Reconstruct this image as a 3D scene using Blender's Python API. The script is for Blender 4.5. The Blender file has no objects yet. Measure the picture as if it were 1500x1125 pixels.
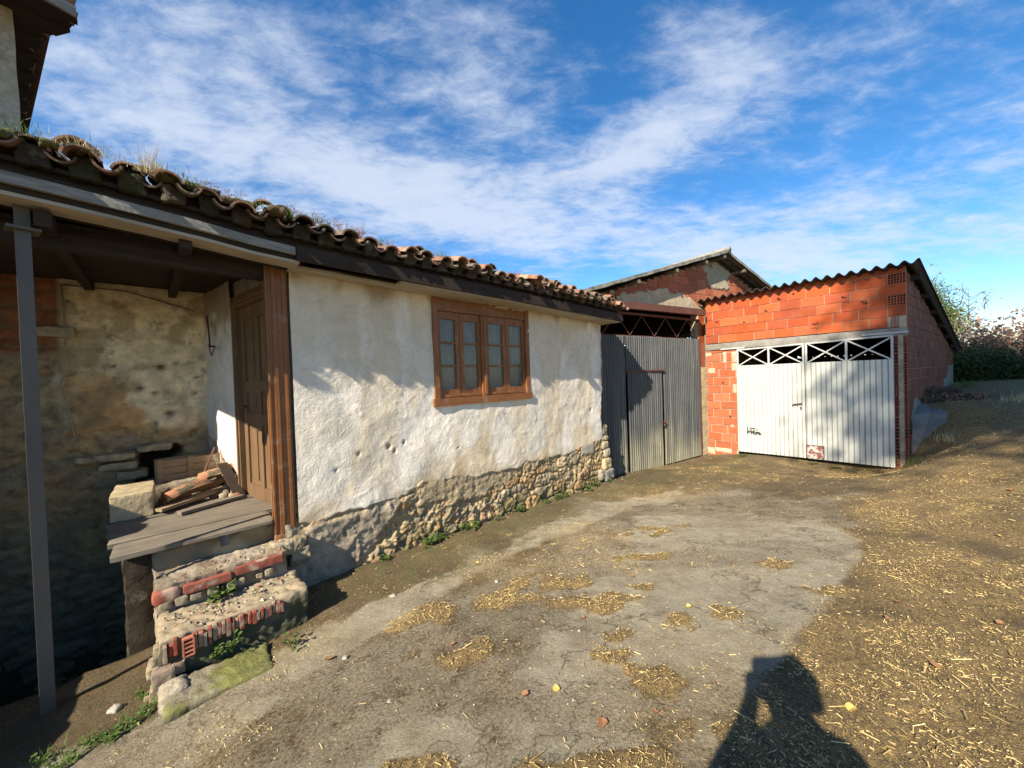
import bpy, math, random
import numpy as np
from mathutils import Vector, Matrix
R=math.radians; PI=math.pi
random.seed(7); rng=np.random.default_rng(11)
sc=bpy.context.scene
COL=sc.collection
# ------------------------------------------------------------------ noise
def _h(ix,iy,s):
    n=(ix.astype(np.int64)*374761393+iy.astype(np.int64)*668265263+s*974634777)&0xffffffff
    n=((n^(n>>13))*1274126177)&0xffffffff
    n=(n^(n>>16))&0xffffffff
    return n/4294967295.0
def vnoise(x,y,s=0):
    x=np.asarray(x,float);y=np.asarray(y,float)
    ix=np.floor(x);iy=np.floor(y);fx=x-ix;fy=y-iy
    fx=fx*fx*(3-2*fx);fy=fy*fy*(3-2*fy)
    a=_h(ix,iy,s);b=_h(ix+1,iy,s);c=_h(ix,iy+1,s);d=_h(ix+1,iy+1,s)
    return (a*(1-fx)+b*fx)*(1-fy)+(c*(1-fx)+d*fx)*fy
def fbm(x,y,s=0,o=4):
    t=0;a=.5;n=0
    for i in range(o):
        t=t+a*vnoise(x*2**i+i*17.3,y*2**i-i*9.1,s+i);n+=a;a*=.5
    return t/n
def sstep(a,b,x):
    t=np.clip((x-a)/(b-a),0,1);return t*t*(3-2*t)
def lerp(a,b,t): return a+(b-a)*t
# ------------------------------------------------------------------ mesh collector
class MB:
    def __init__(s): s.v=[];s.f=[];s.c=[];s.n=0
    def add(s,vs,fs,col=None):
        vs=np.asarray(vs,float).reshape(-1,3)
        s.v.append(vs)
        for f in fs: s.f.append(tuple(int(i)+s.n for i in f))
        if col is None: col=(.5,.5,.5)
        c=np.asarray(col,float)
        if c.ndim==1: c=np.tile(c,(len(vs),1))
        s.c.append(c); s.n+=len(vs)
    def box(s,x0,x1,y0,y1,z0,z1,col=None,M=None,j=0):
        v=np.array([(x,y,z) for x in(x0,x1) for y in(y0,y1) for z in(z0,z1)],float)
        if j: v=v+rng.uniform(-j,j,v.shape)
        if M is not None: v=np.array([tuple(M@Vector(p)) for p in v])
        s.add(v,[(0,1,3,2),(4,6,7,5),(0,4,5,1),(2,3,7,6),(0,2,6,4),(1,5,7,3)],col)
    def bar(s,a,b,w,h=None,col=None,up=(0,0,1)):
        h=h or w; a=Vector(a);b=Vector(b);d=(b-a);L=d.length;d.normalize()
        u=Vector(up)
        if abs(d.dot(u))>.98: u=Vector((1,0,0))
        x=d.cross(u).normalized();y=x.cross(d).normalized()
        M=Matrix((x,d,y)).transposed().to_4x4();M.translation=a
        s.box(-w/2,w/2,0,L,-h/2,h/2,col,M)
    def tube(s,pts,r,col=None,seg=8,cap=True):
        pts=[Vector(p) for p in pts];n=len(pts)
        rr=r if hasattr(r,'__len__') else [r]*n
        vs=[];px=None
        for i,p in enumerate(pts):
            d=(pts[min(i+1,n-1)]-pts[max(i-1,0)])
            if d.length<1e-9: d=Vector((0,0,1))
            d.normalize()
            if px is None:
                u=Vector((0,0,1)) if abs(d.z)<.9 else Vector((1,0,0))
                px=d.cross(u).normalized()
            else:
                px=(px-d*px.dot(d)).normalized()
            py=d.cross(px)
            for k in range(seg):
                a=2*PI*k/seg; vs.append(p+px*(rr[i]*math.cos(a))+py*(rr[i]*math.sin(a)))
        fs=[]
        for i in range(n-1):
            for k in range(seg):
                a=i*seg+k;b=i*seg+(k+1)%seg
                fs.append((a,b,b+seg,a+seg))
        if cap: fs.append(tuple(range(seg-1,-1,-1)));fs.append(tuple(range((n-1)*seg,n*seg)))
        s.add([tuple(v) for v in vs],fs,col)
    def grid(s,X,Y,Z,col=None,mask=None,flip=False):
        h,w=X.shape;vs=np.stack([X,Y,Z],-1).reshape(-1,3)
        i=np.arange((h-1)*w).reshape(h-1,w)[:,:-1]
        q=np.stack([i,i+1,i+1+w,i+w],-1)
        if mask is not None: q=q[mask]
        q=q.reshape(-1,4)
        if flip: q=q[:,::-1]
        s.add(vs,q.tolist(),None if col is None else np.asarray(col).reshape(-1,3) if np.asarray(col).ndim>1 else col)
    def build(s,name,mat,parent=None,smooth=False,loc=None):
        me=bpy.data.meshes.new(name)
        V=np.concatenate(s.v);C=np.concatenate(s.c)
        me.from_pydata(V.tolist(),[],s.f)
        at=me.color_attributes.new('Col','FLOAT_COLOR','POINT')
        at.data.foreach_set('color',np.concatenate([C,np.ones((len(C),1))],1).astype(np.float32).ravel())
        me.materials.append(mat)
        if smooth: me.shade_smooth()
        me.update()
        o=bpy.data.objects.new(name,me);COL.objects.link(o)
        if parent is not None: o.parent=parent
        if loc is not None: o.location=loc
        return o
def rough_block(mb,x0,x1,y0,y1,z0,z1,res=.03,amp=.012,rnd=.03,col=(.4,.4,.4),seed=0,M=None,colf=None,freq=9):
    """box subdivided on all faces, corners rounded, displaced by noise"""
    c=np.array([(x0+x1)/2,(y0+y1)/2,(z0+z1)/2]);h=np.array([x1-x0,y1-y0,z1-z0])/2
    rnd=min(rnd,h.min()*.9)
    for ax in range(3):
        a,b=[(1,2),(2,0),(0,1)][ax]
        na=max(2,int(2*h[a]/res)+1);nb=max(2,int(2*h[b]/res)+1)
        A,B=np.meshgrid(np.linspace(-h[a],h[a],na),np.linspace(-h[b],h[b],nb),indexing='ij')
        for sg in(-1,1):
            P=np.zeros(A.shape+(3,));P[...,a]=A;P[...,b]=B;P[...,ax]=sg*h[ax]
            q=np.clip(P,-(h-rnd),h-rnd);dd=P-q;L=np.linalg.norm(dd,axis=-1,keepdims=True)+1e-9
            nr=dd/L;Q=q+nr*rnd
            W=Q+c
            n=(fbm(W[...,0]*freq+W[...,2]*5.1,W[...,1]*freq-W[...,2]*freq*.8,seed,4)-.5)*1.5
            n=n-(np.abs(fbm(W[...,0]*freq*2.7+W[...,1]*7,W[...,1]*freq*2.2+W[...,2]*freq*2.7,seed+31,3)-.5)*3-.4)*.55
            Q=Q+nr*(n*amp)[...,None]+c
            cc=np.tile(np.array(col,float),(na*nb,1))
            if colf is not None: cc=colf(Q.reshape(-1,3))
            if M is not None: Q=np.array([tuple(M@Vector(p)) for p in Q.reshape(-1,3)]).reshape(Q.shape)
            mb.grid(Q[...,0],Q[...,1],Q[...,2],cc,flip=(sg>0))
def empty(name,loc=(0,0,0),rz=0,parent=None):
    o=bpy.data.objects.new(name,None);COL.objects.link(o);o.location=loc;o.rotation_euler=(0,0,rz);o.empty_display_size=.2
    if parent: o.parent=parent
    return o
def tag(o,label=None,cat=None,group=None,kind=None):
    if label:o['label']=label
    if cat:o['category']=cat
    if group:o['group']=group
    if kind:o['kind']=kind
    return o
def copy_tree(o,parent=None):
    c=o.copy();COL.objects.link(c)
    if parent is not None:c.parent=parent
    for ch in list(o.children): copy_tree(ch,c)
    return c
# ------------------------------------------------------------------ materials
class NT:
    def __init__(s,name):
        s.m=bpy.data.materials.new(name);s.m.use_nodes=True;s.t=s.m.node_tree;s.t.nodes.clear()
        s.out=s.t.nodes.new('ShaderNodeOutputMaterial');s.p=s.t.nodes.new('ShaderNodeBsdfPrincipled')
        s.t.links.new(s.p.outputs[0],s.out.inputs[0])
        s.tc=s.t.nodes.new('ShaderNodeTexCoord')
    def n(s,t,**k):
        nd=s.t.nodes.new(t)
        for a,b in k.items(): setattr(nd,a,b)
        return nd
    def l(s,a,b): s.t.links.new(a,b)
    def obj(s,scale=(1,1,1),world=False):
        mp=s.n('ShaderNodeMapping');mp.inputs['Scale'].default_value=scale
        if world:
            g=s.n('ShaderNodeNewGeometry');s.l(g.outputs['Position'],mp.inputs['Vector'])
        else: s.l(s.tc.outputs['Object'],mp.inputs['Vector'])
        return mp.outputs[0]
    def noise(s,sc=5,det=6,rough=.6,vec=None,dist=0):
        nd=s.n('ShaderNodeTexNoise');nd.inputs['Scale'].default_value=sc;nd.inputs['Detail'].default_value=det
        nd.inputs['Roughness'].default_value=rough;nd.inputs['Distortion'].default_value=dist
        s.l(vec if vec is not None else s.tc.outputs['Object'],nd.inputs['Vector']);return nd.outputs['Fac']
    def ramp(s,f,st):
        nd=s.n('ShaderNodeValToRGB');e=nd.color_ramp.elements
        while len(e)<len(st): e.new(.5)
        for el,(p,c) in zip(e,st):
            el.position=p;el.color=(c,c,c,1) if not hasattr(c,'__len__') else (*c,1)
        s.l(f,nd.inputs[0]);return nd.outputs[0]
    def attr(s,name='Col'):
        a=s.n('ShaderNodeVertexColor');a.layer_name=name;return a.outputs[0]
    def mix(s,f,a,b,mode='MIX'):
        nd=s.n('ShaderNodeMix',data_type='RGBA',blend_type=mode)
        for i,v in((0,f),(6,a),(7,b)):
            if isinstance(v,(int,float)): nd.inputs[i].default_value=v if i==0 else (v,v,v,1)
            elif isinstance(v,tuple): nd.inputs[i].default_value=(*v,1)
            else: s.l(v,nd.inputs[i])
        return nd.outputs[2]
    def math(s,op,a,b=0):
        nd=s.n('ShaderNodeMath',operation=op)
        for i,v in((0,a),(1,b)):
            if isinstance(v,(int,float)): nd.inputs[i].default_value=v
            else: s.l(v,nd.inputs[i])
        return nd.outputs[0]
    def bump(s,hs,dist=.01,strength=1):
        prev=None
        for h,d in hs:
            b=s.n('ShaderNodeBump');b.inputs['Strength'].default_value=strength;b.inputs['Distance'].default_value=d
            s.l(h,b.inputs['Height'])
            if prev is not None: s.l(prev,b.inputs['Normal'])
            prev=b.outputs[0]
        s.l(prev,s.p.inputs['Normal'])
    def fin(s,col=None,rough=.8,metal=0,spec=.3):
        if col is not None:
            if isinstance(col,tuple): s.p.inputs['Base Color'].default_value=(*col,1)
            else: s.l(col,s.p.inputs['Base Color'])
        if isinstance(rough,(int,float)): s.p.inputs['Roughness'].default_value=rough
        else: s.l(rough,s.p.inputs['Roughness'])
        s.p.inputs['Metallic'].default_value=metal
        s.p.inputs['Specular IOR Level'].default_value=spec
        return s.m
def mat_attr(name,var=.5,sc=8,bump=.004,bsc=30,rough=.85,dirt=None,dsc=3,dlo=.5,dhi=.65,spec=.25,detail=8,world=False):
    m=NT(name);v=m.obj(world=world)
    f=m.noise(sc,detail,.65,v)
    c=m.mix(1.0,m.attr(),m.ramp(f,[(.25,1-var),(.75,1+var*.45)]),'MULTIPLY')
    if dirt is not None:
        d=m.ramp(m.noise(dsc,8,.7,v),[(dlo,0),(dhi,1)]);c=m.mix(d,c,dirt)
    m.bump([(m.noise(bsc,8,.7,v),bump),(f,bump*2)])
    return m.fin(c,rough,0,spec)
# plaster (white wash)
def m_plaster():
    m=NT('lime_plaster');v=m.obj()
    n1=m.noise(1.1,6,.6,v);n2=m.noise(5,8,.7,v,1.2);n3=m.noise(40,6,.6,v);n4=m.noise(14,5,.6,v,2)
    c=m.mix(m.ramp(n1,[(.38,0),(.68,1)]),(.84,.785,.68),(.74,.66,.53))
    c=m.mix(m.ramp(n2,[(.45,0),(.72,1)]),c,(.62,.57,.49))
    c=m.mix(m.ramp(m.noise(2.3,9,.72,v,.6),[(.61,0),(.72,.6)]),c,(.50,.42,.30))
    c=m.mix(m.ramp(n3,[(.3,.25),(.5,0)]),c,(.5,.46,.4))
    vc=m.n('ShaderNodeTexVoronoi');vc.feature='DISTANCE_TO_EDGE';vc.inputs['Scale'].default_value=1.7
    wv=m.n('ShaderNodeVectorMath',operation='ADD');cn=m.n('ShaderNodeTexNoise');cn.inputs['Scale'].default_value=3.5;cn.inputs['Detail'].default_value=8;cn.inputs['Roughness'].default_value=.7;m.l(v,cn.inputs['Vector']);m.l(v,wv.inputs[0]);m.l(cn.outputs['Color'],wv.inputs[1]);m.l(wv.outputs[0],vc.inputs['Vector'])
    crk=m.math('MULTIPLY',m.ramp(vc.outputs['Distance'],[(.0,1),(.008,0)]),m.ramp(m.noise(1.3,3,.5,v),[(.5,0),(.6,.75)]))
    c=m.mix(crk,c,(.25,.20,.14))
    vs=m.obj((9,9,.5));c=m.mix(m.ramp(m.noise(1,7,.7,vs),[(.52,0),(.75,.45)]),c,(.60,.53,.42))
    c=m.mix(1.0,c,m.attr(),'MULTIPLY')
    m.bump([(n3,.0025),(n4,.006),(n2,.009)])
    return m.fin(c,.9,0,.15)
MP=m_plaster()
MSTONE=mat_attr('rubble_stone',.45,9,.012,32,.92,(.17,.15,.11),4,.56,.70,.15)
MBRICK=mat_attr('hollow_clay_brick',.25,7,.003,60,.85,(.24,.15,.10),2.2,.60,.80,.2)
MMORTAR=mat_attr('mortar',.3,10,.006,40,.95)
MCEM=mat_attr('cement',.35,6,.006,30,.93,(.17,.155,.12),2.5,.52,.68)
MTILE=mat_attr('roof_tile',.5,11,.004,45,.9,(.10,.09,.055),6,.52,.60,.15)
MGAL=None
def m_wood(name,a,b,rough=.7,spec=.3,gs=(30,30,1.5),bd=.002,axis=None,dirt=.0):
    m=NT(name);v=m.obj(gs)
    f=m.noise(1,8,.7,v,.8);f2=m.noise(3,4,.5)
    c=m.mix(m.ramp(f,[(.3,0),(.7,1)]),a,b)
    c=m.mix(m.ramp(f2,[(.45,0),(.75,.55)]),c,tuple(x*.45 for x in a))
    if name=='varnished_wood': c=m.mix(m.ramp(m.noise(7,9,.75),[(.55,0),(.68,.6)]),c,(.33,.24,.16))
    m.bump([(f,bd)])
    return m.fin(c,rough,0,spec)
MWO=m_wood('varnished_wood',(.29,.115,.036),(.15,.058,.02),.5,.35)
MWB=m_wood('brown_door_wood',(.22,.13,.065),(.10,.06,.03),.65,.3)
MWD=m_wood('dark_weathered_wood',(.052,.037,.027),(.022,.016,.012),.85,.2,(1.5,30,30),.004)
MWG=m_wood('grey_weathered_board',(.25,.215,.165),(.11,.09,.065),.9,.15,(1.5,25,25),.006)
MWW=m_wood('painted_grey_board',(.34,.33,.29),(.12,.11,.095),.85,.2,(2.5,14,14),.003)
MSOF=m_wood('soffit_board',(.46,.40,.31),(.30,.255,.19),.85,.2,(1.2,18,18),.002)
MWC=m_wood('crate_wood',(.34,.25,.15),(.20,.14,.08),.85,.2,(2,30,30),.002)
def m_metal(name,cols,rough=.55,metal=.35,sx=12,sz=.7,rust=(.20,.08,.04),rl=.68,rh=.80,bd=.001,var=.35,att=False):
    m=NT(name);v=m.obj((sx,sx,sz));f=m.noise(1,7,.7,v);g=m.noise(2.2,8,.7)
    c=m.mix(m.ramp(f,[(.3,0),(.7,1)]),cols[0],cols[1])
    c=m.mix(m.ramp(g,[(.45,0),(.8,var)]),c,cols[2])
    c=m.mix(m.ramp(m.noise(3.1,10,.75,v),[(rl,0),(rh,1)]),c,rust)
    if att: c=m.mix(1.0,c,m.attr(),'MULTIPLY')
    m.bump([(g,bd)])
    return m.fin(c,rough,metal,.4)
MGAL=m_metal('weathered_galvanised',((.045,.050,.050),(.17,.175,.162),(.075,.075,.065)),.6,.10,9,.35,(.34,.31,.25),.60,.72,.001,.6,True)
MWHT=m_metal('white_painted_sheet',((.50,.51,.45),(.58,.585,.52),(.42,.43,.37)),.5,.0,3,.4,(.36,.30,.23),.63,.76,.002,.6,True)
MWFR=m_metal('white_frame_paint',((.42,.42,.39),(.50,.50,.47),(.36,.34,.31)),.6,0,5,2,(.25,.15,.1),.66,.8)
MRUST=m_metal('rusty_steel',((.09,.035,.025),(.15,.06,.04),(.05,.028,.02)),.8,.1,4,4)
MPOST=m_metal('grey_steel_post',((.085,.075,.066),(.13,.115,.10),(.09,.10,.035)),.6,.2,5,1.2,(.10,.11,.03),.66,.8)
MFIB=mat_attr('fibre_cement_sheet',.5,5,.004,40,.92,(.07,.075,.045),3,.5,.66)
MDARK=NT('dark_interior').fin((.02,.018,.015),1)
def m_leaf(name,a,b,tr=.25):
    m=NT(name);g=m.n('ShaderNodeNewGeometry');
    c=m.mix(g.outputs['Random Per Island'],a,b)
    c=m.mix(1.0,c,m.attr(),'MULTIPLY')
    m.fin(c,.65,0,.25)
    t=m.n('ShaderNodeBsdfTranslucent');m.l(c,t.inputs[0])
    x=m.n('ShaderNodeMixShader');x.inputs[0].default_value=tr
    m.l(m.p.outputs[0],x.inputs[1]);m.l(t.outputs[0],x.inputs[2]);m.l(x.outputs[0],m.out.inputs[0])
    return m.m
MLG=m_leaf('green_leaf',(.065,.115,.025),(.14,.20,.05))
MLD=m_leaf('dark_green_leaf',(.035,.065,.02),(.08,.12,.035))
MLC=m_leaf('pale_green_needles',(.09,.13,.035),(.19,.22,.07))
MLB=m_leaf('brown_bracken',(.42,.20,.13),(.78,.54,.36))
MLR=m_leaf('dry_reed',(.55,.42,.24),(.75,.60,.40))
MLA=m_leaf('autumn_leaf',(.12,.14,.03),(.30,.20,.06))
MDRY=m_leaf('dry_grass',(.42,.33,.17),(.62,.52,.30))
MSTRAW=m_leaf('straw',(.42,.28,.09),(.80,.60,.27),.15)
MFALL=m_leaf('fallen_leaf',(.20,.095,.045),(.34,.18,.09),.15)
MBARK=mat_attr('bark',.4,12,.01,30,.95)
# ------------------------------------------------------------------ ground height
CP=np.array([(0,0,0),(1.6,2.1,-.03),(2.5,2.65,-.05),(3.57,3.6,-.08),(-.25,2.05,-.14),
(-2.16,3.63,-.41),(-1.3,4.44,-.41),(-.54,5.15,-.42),(.6,6.2,-.46),(1.86,7.41,-.5),(-2.0,2.2,-.38),(-2.92,2.24,-.49),(-3.6,3.5,-.5),(-4.5,4.2,-.5),
(2.22,8.23,-.67),(5.,9.94,-.67),(3.6,9.1,-.68),(5.68,9.29,-.5),(6.52,8.2,-.46),(7.3,7.05,-.42),(5.6,7.2,-.46),(6.6,6.3,-.25),(7.05,5.7,.4),(6.8,4.9,.48),(8.1,6.7,.62),(9.28,7.38,.82),
(12,9.25,1.08),(11.4,8.2,1.1),(8.4,7.5,.72),(11.07,9.5,.88),(13.76,11.44,1.0),(16,12,1.05),(1.73,4.81,-.3),(4.43,7.34,-.43),(1.72,6.22,-.5),(5,3,.25),(4.2,1.6,.2),(3,8.1,-.58),
(6,0,.4),(-4,-1,-.3),(0,-6,.2),(10,4,.8),(14,6,1.1),(20,10,1.2),(20,-5,1.0),(-10,-8,0),(-12,8,-.4),(-4,14,-.4),(8,18,.3),(24,24,1.1),(0,-20,.3)],float)
def phi(r): return np.sqrt(r*r+.16)
_n=len(CP);_A=np.zeros((_n+1,_n+1));_A[:_n,:_n]=phi(np.hypot(CP[:,None,0]-CP[None,:,0],CP[:,None,1]-CP[None,:,1]));_A[:_n,_n]=1;_A[_n,:_n]=1
_W=np.linalg.solve(_A,np.append(CP[:,2],0))
def gz(x,y):
    x=np.asarray(x,float);y=np.asarray(y,float);z=np.full(x.shape,_W[-1])
    for (a,b,_),w in zip(CP,_W): z=z+w*phi(np.hypot(x-a,y-b))
    r=np.hypot(x-4,y-3);t=sstep(22,52,r)
    return z*(1-t)+np.where(x>0,1.0,-.2)*np.clip(abs(x)/10,0,1)*t
def poly_d(x,y,P):
    """signed distance to polygon, negative inside"""
    P=np.array(P,float);d=np.full(x.shape,1e9);ins=np.zeros(x.shape,bool)
    for i in range(len(P)):
        a=P[i];b=P[(i+1)%len(P)];e=b-a
        t=np.clip(((x-a[0])*e[0]+(y-a[1])*e[1])/(e@e),0,1)
        d=np.minimum(d,np.hypot(x-a[0]-t*e[0],y-a[1]-t*e[1]))
        c=((a[1]>y)!=(b[1]>y))&(x<(b[0]-a[0])*(y-a[1])/(b[1]-a[1]+1e-12)+a[0]);ins^=c
    return np.where(ins,-d,d)
PAD=[(1.77,5.46),(3.05,4.77),(3.6,3.63),(2.53,2.67),(2.13,2.39),(1.89,2.23),(1.65,2.11),(1.45,2.06),(1.17,1.86),(.87,1.48),(.5,.6),(-.6,.6),(-.9,1.4),(-.71,1.83),(-.26,2.21),(-.01,2.76),(.66,3.49),(1.1,4.14)]
STRIP=[(-3.6,1.2),(-2.56,1.98),(-2.36,2.22),(-1.67,2.61),(-1.19,3.18),(1.67,6.03),(2.99,6.57),(2.79,6.14),(1.36,5.3),(-.76,3.1),(-1.38,2.5),(-1.64,2.1),(-1.81,1.86),(-2.4,1.0)]
HEAPS=[(1.1,2.47,.22,.11),(1.4,2.5,.17,.10),(.62,2.36,.12,.10),(.60,2.85,.30,.14),(2.16,3.21,.35,.16),(.72,1.97,.16,.13),(-.45,2.35,.3,.12),(.2,1.45,.45,.12),(.3,3.2,.35,.16),(-.5,1.6,.3,.15),(1.7,4.3,.5,.2),(1.3,3.6,.3,.1),(.95,1.62,.2,.12),(2.3,2.75,.15,.2),(-.2,3.0,.3,.1),(2.6,4.0,.3,.12),(.55,2.2,.12,.06),(1.0,3.0,.15,.07),(-.8,2.9,.3,.15)]
def ground_masks(x,y):
    w=(fbm(x*1.7,y*1.7,3,4)-.5);w2=(fbm(x*7,y*7,9,3)-.5)
    d=poly_d(x,y,PAD)
    # right edge of the slab is a hard line, the other edges fade under dirt
    edge=(x>1.2)&(y<x*.95+.9)
    soft=np.where(edge,.03,.75)
    pad=1-sstep(-soft*.5,soft*.5,d+w*np.where(edge,.12,1.1)+w2*np.where(edge,.05,.2))
    heap=np.zeros(x.shape)
    for hx,hy,a,b in HEAPS:
        # heaps lie roughly along the slope direction
        ca,sa=.93,-.1
        u=(x-hx);v=(y-hy)
        heap=np.maximum(heap,np.exp(-((u/a)**2+(v/b)**2)*.8+(w2*3.2+w*3.0))*.8)
    heap=sstep(.42,.62,heap)
    sd=poly_d(x,y,STRIP)
    strip=1-sstep(-.05,.22,sd+w*.5+w2*.15)
    strip*=.6+.4*sstep(.40,.55,fbm(x*2.6+5,y*2.6,31,3))
    right=sstep(-.05,.12,((x-1.45)*.62-(y-2.06)*.78)+w*.10+w2*.04)*(sstep(.4,1.2,x))
    right=np.where(x>3.4,sstep(-.3,.5,(x-3.3)*.6-(y-3.7)*.55+w*1.3),right)
    straw=.95*right*sstep(.25,.60,fbm(x*2.3,y*2.3,14,4)+.12)+1.0*heap
    yard=sstep(.45,.70,fbm(x*1.1+3,y*1.1,41,4)+w2*.2)*(1-right)
    straw=np.clip(straw+.35*yard,0,1)
    gard=1-sstep(0,1.5,np.hypot((x-6.2),(y-7.6))-1.5)
    straw=np.clip(straw+.25*gard*(fbm(x*3,y*3,77)>.52),0,1)
    stain=sstep(.50,.66,fbm(x*1.5+y*.6,y*3.2,53,4)+.05*np.clip(y-3,0,2))
    pad=pad*(1-heap)*(1-right*.92)*(1-.45*stain)
    wide=1-sstep(-.2,1.3,poly_d(x,y,[(1.9,6.2),(3.6,5.6),(4.2,4.2),(2.6,2.7),(1.4,2.0),(1.2,.3),(-1.8,.3),(-1.6,2.0),(-.9,2.9),(.9,5.2)])+w*1.6)
    wide=wide*(1-heap)*(1-right)*.47*(.6+.8*fbm(x*2.6,y*2.6,63,4))
    conc=np.clip(np.maximum(np.maximum(pad,strip*.95),wide),0,1)
    return conc,straw,heap,right
def m_ground():
    m=NT('yard_ground');g=m.n('ShaderNodeNewGeometry');P=g.outputs['Position']
    sep=m.n('ShaderNodeSeparateColor');m.l(m.attr(),sep.inputs[0])
    big=m.noise(.9,6,.65,P);mid=m.noise(6,8,.7,P);fine=m.noise(55,6,.75,P);vf=m.noise(220,3,.6,P)
    vo=m.n('ShaderNodeTexVoronoi');vo.inputs['Scale'].default_value=95;m.l(P,vo.inputs['Vector'])
    # concrete, dirt, straw litter
    conc=m.mix(m.ramp(fine,[(.3,0),(.7,1)]),(.28,.245,.17),(.50,.445,.32))
    conc=m.mix(m.ramp(mid,[(.42,0),(.66,1)]),conc,(.27,.225,.15))
    dirt=m.mix(m.ramp(fine,[(.3,0),(.72,1)]),(.062,.045,.024),(.235,.175,.095))
    dirt=m.mix(m.ramp(mid,[(.45,0),(.7,.8)]),dirt,(.165,.135,.085))
    dirt=m.mix(m.ramp(vo.outputs['Distance'],[(.0,.55),(.22,0)]),dirt,(.24,.21,.15))
    vc=m.n('ShaderNodeTexVoronoi');vc.feature='DISTANCE_TO_EDGE';vc.inputs['Scale'].default_value=.9
    wv=m.n('ShaderNodeVectorMath',operation='ADD');cn=m.n('ShaderNodeTexNoise');cn.inputs['Scale'].default_value=4;cn.inputs['Detail'].default_value=6;m.l(P,cn.inputs['Vector']);m.l(P,wv.inputs[0]);m.l(cn.outputs['Color'],wv.inputs[1]);m.l(wv.outputs[0],vc.inputs['Vector'])
    crk=m.ramp(vc.outputs['Distance'],[(.0,1),(.012,0)])
    conc=m.mix(m.math('MULTIPLY',crk,.75),conc,(.05,.04,.025))
    st=m.mix(m.ramp(vf,[(.35,0),(.65,1)]),(.24,.15,.05),(.72,.50,.20))
    damp=m.ramp(m.noise(1.25,7,.68,P,.6),[(.36,1),(.60,0)]);dirt=m.mix(m.math('MULTIPLY',damp,.5),dirt,(.052,.038,.022))
    c=m.mix(m.ramp(m.math('ADD',sep.outputs[0],m.math('ADD',m.math('MULTIPLY',m.math('SUBTRACT',fine,.5),.9),m.math('MULTIPLY',m.math('SUBTRACT',mid,.5),.9))),[(.30,0),(.66,1)]),dirt,conc)
    sp=None
    for rz,sx_,sy_ in((.3,260,50),(1.4,230,45),(2.4,280,55),(-.7,150,34)):
        mp=m.n('ShaderNodeMapping');mp.inputs['Rotation'].default_value=(0,0,rz);m.l(P,mp.inputs[0])
        mq=m.n('ShaderNodeMapping');mq.inputs['Scale'].default_value=(sx_,sy_,1);m.l(mp.outputs[0],mq.inputs[0])
        q=m.ramp(m.noise(1,2,.5,mq.outputs[0]),[(.60,0),(.66,1)]);sp=q if sp is None else m.math('MAXIMUM',sp,q)
    sm=m.math('MULTIPLY',sep.outputs[1],m.math('MULTIPLY',m.ramp(m.noise(22,6,.75,P),[(.42,.0),(.64,1)]),m.math('SUBTRACT',1.0,m.math('MULTIPLY',damp,.4))))
    sm=m.math('MAXIMUM',m.math('MULTIPLY',sm,.75),m.math('MULTIPLY',sp,m.math('ADD',m.math('MULTIPLY',sep.outputs[1],1.1),.12)))
    sm=m.math('MINIMUM',sm,1.0);c=m.mix(sm,c,st)
    moss=m.ramp(m.math('MULTIPLY',sep.outputs[2],m.ramp(mid,[(.4,0),(.6,1)])),[(.2,0),(.6,.8)])
    c=m.mix(moss,c,(.12,.125,.045))
    m.bump([(vo.outputs['Distance'],.004),(fine,.012),(vf,.004),(mid,.02)])
    return m.fin(c,.93,0,.2)
MG=m_ground()
def axis_lines(a,b,step,lo,hi,gr=1.35):
    c=list(np.arange(a,b+1e-6,step));s=step;v=b
    while v<hi: s*=gr;v+=s;c.append(v)
    s=step;v=a;pre=[]
    while v>lo: s*=gr;v-=s;pre.append(v)
    return np.array(pre[::-1]+c)
gx=axis_lines(-4,8.5,.04,-500,500);gy=axis_lines(-.5,10.5,.04,-500,500)
GX,GY=np.meshgrid(gx,gy)
GZ=gz(GX,GY)
conc,straw,heap,right=ground_masks(GX,GY)
near=(np.abs(GX-2)<8)&(np.abs(GY-5)<8)
GZ=GZ+near*((fbm(GX*2.2,GY*2.2,5,3)-.5)*.035+(fbm(GX*11,GY*11,6,3)-.5)*.018*(1-conc*.8)+heap*.012)
moss=np.clip(sstep(.55,.2,poly_d(GX,GY,[(-2.1,3.5),(2.1,7.7),(5.5,9.1),(4.6,7.7),(1.8,6.6),(-.9,3.7)]))*.55,0,1)
_c,_s=math.cos(R(43.2)),math.sin(R(43.2));HX=(GX+2.164)*_c+(GY-3.63)*_s;HY=-(GX+2.164)*_s+(GY-3.63)*_c
pit=sstep(.0,-.16,poly_d(HX,HY,[(-2.62,.10),(-1.0,.10),(-1.0,2.45),(-2.62,2.45)])+(fbm(GX*4,GY*4,3)-.5)*.08)  # pit added under the porch so the ground there goes black
GZ=GZ-pit*1.6
mb=MB();mb.grid(GX,GY,GZ,np.stack([conc,straw,moss],-1))
g=mb.build('ground',MG,smooth=True);tag(g,'sloping yard of worn concrete, dark dirt and scattered straw','ground',kind='structure')
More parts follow.
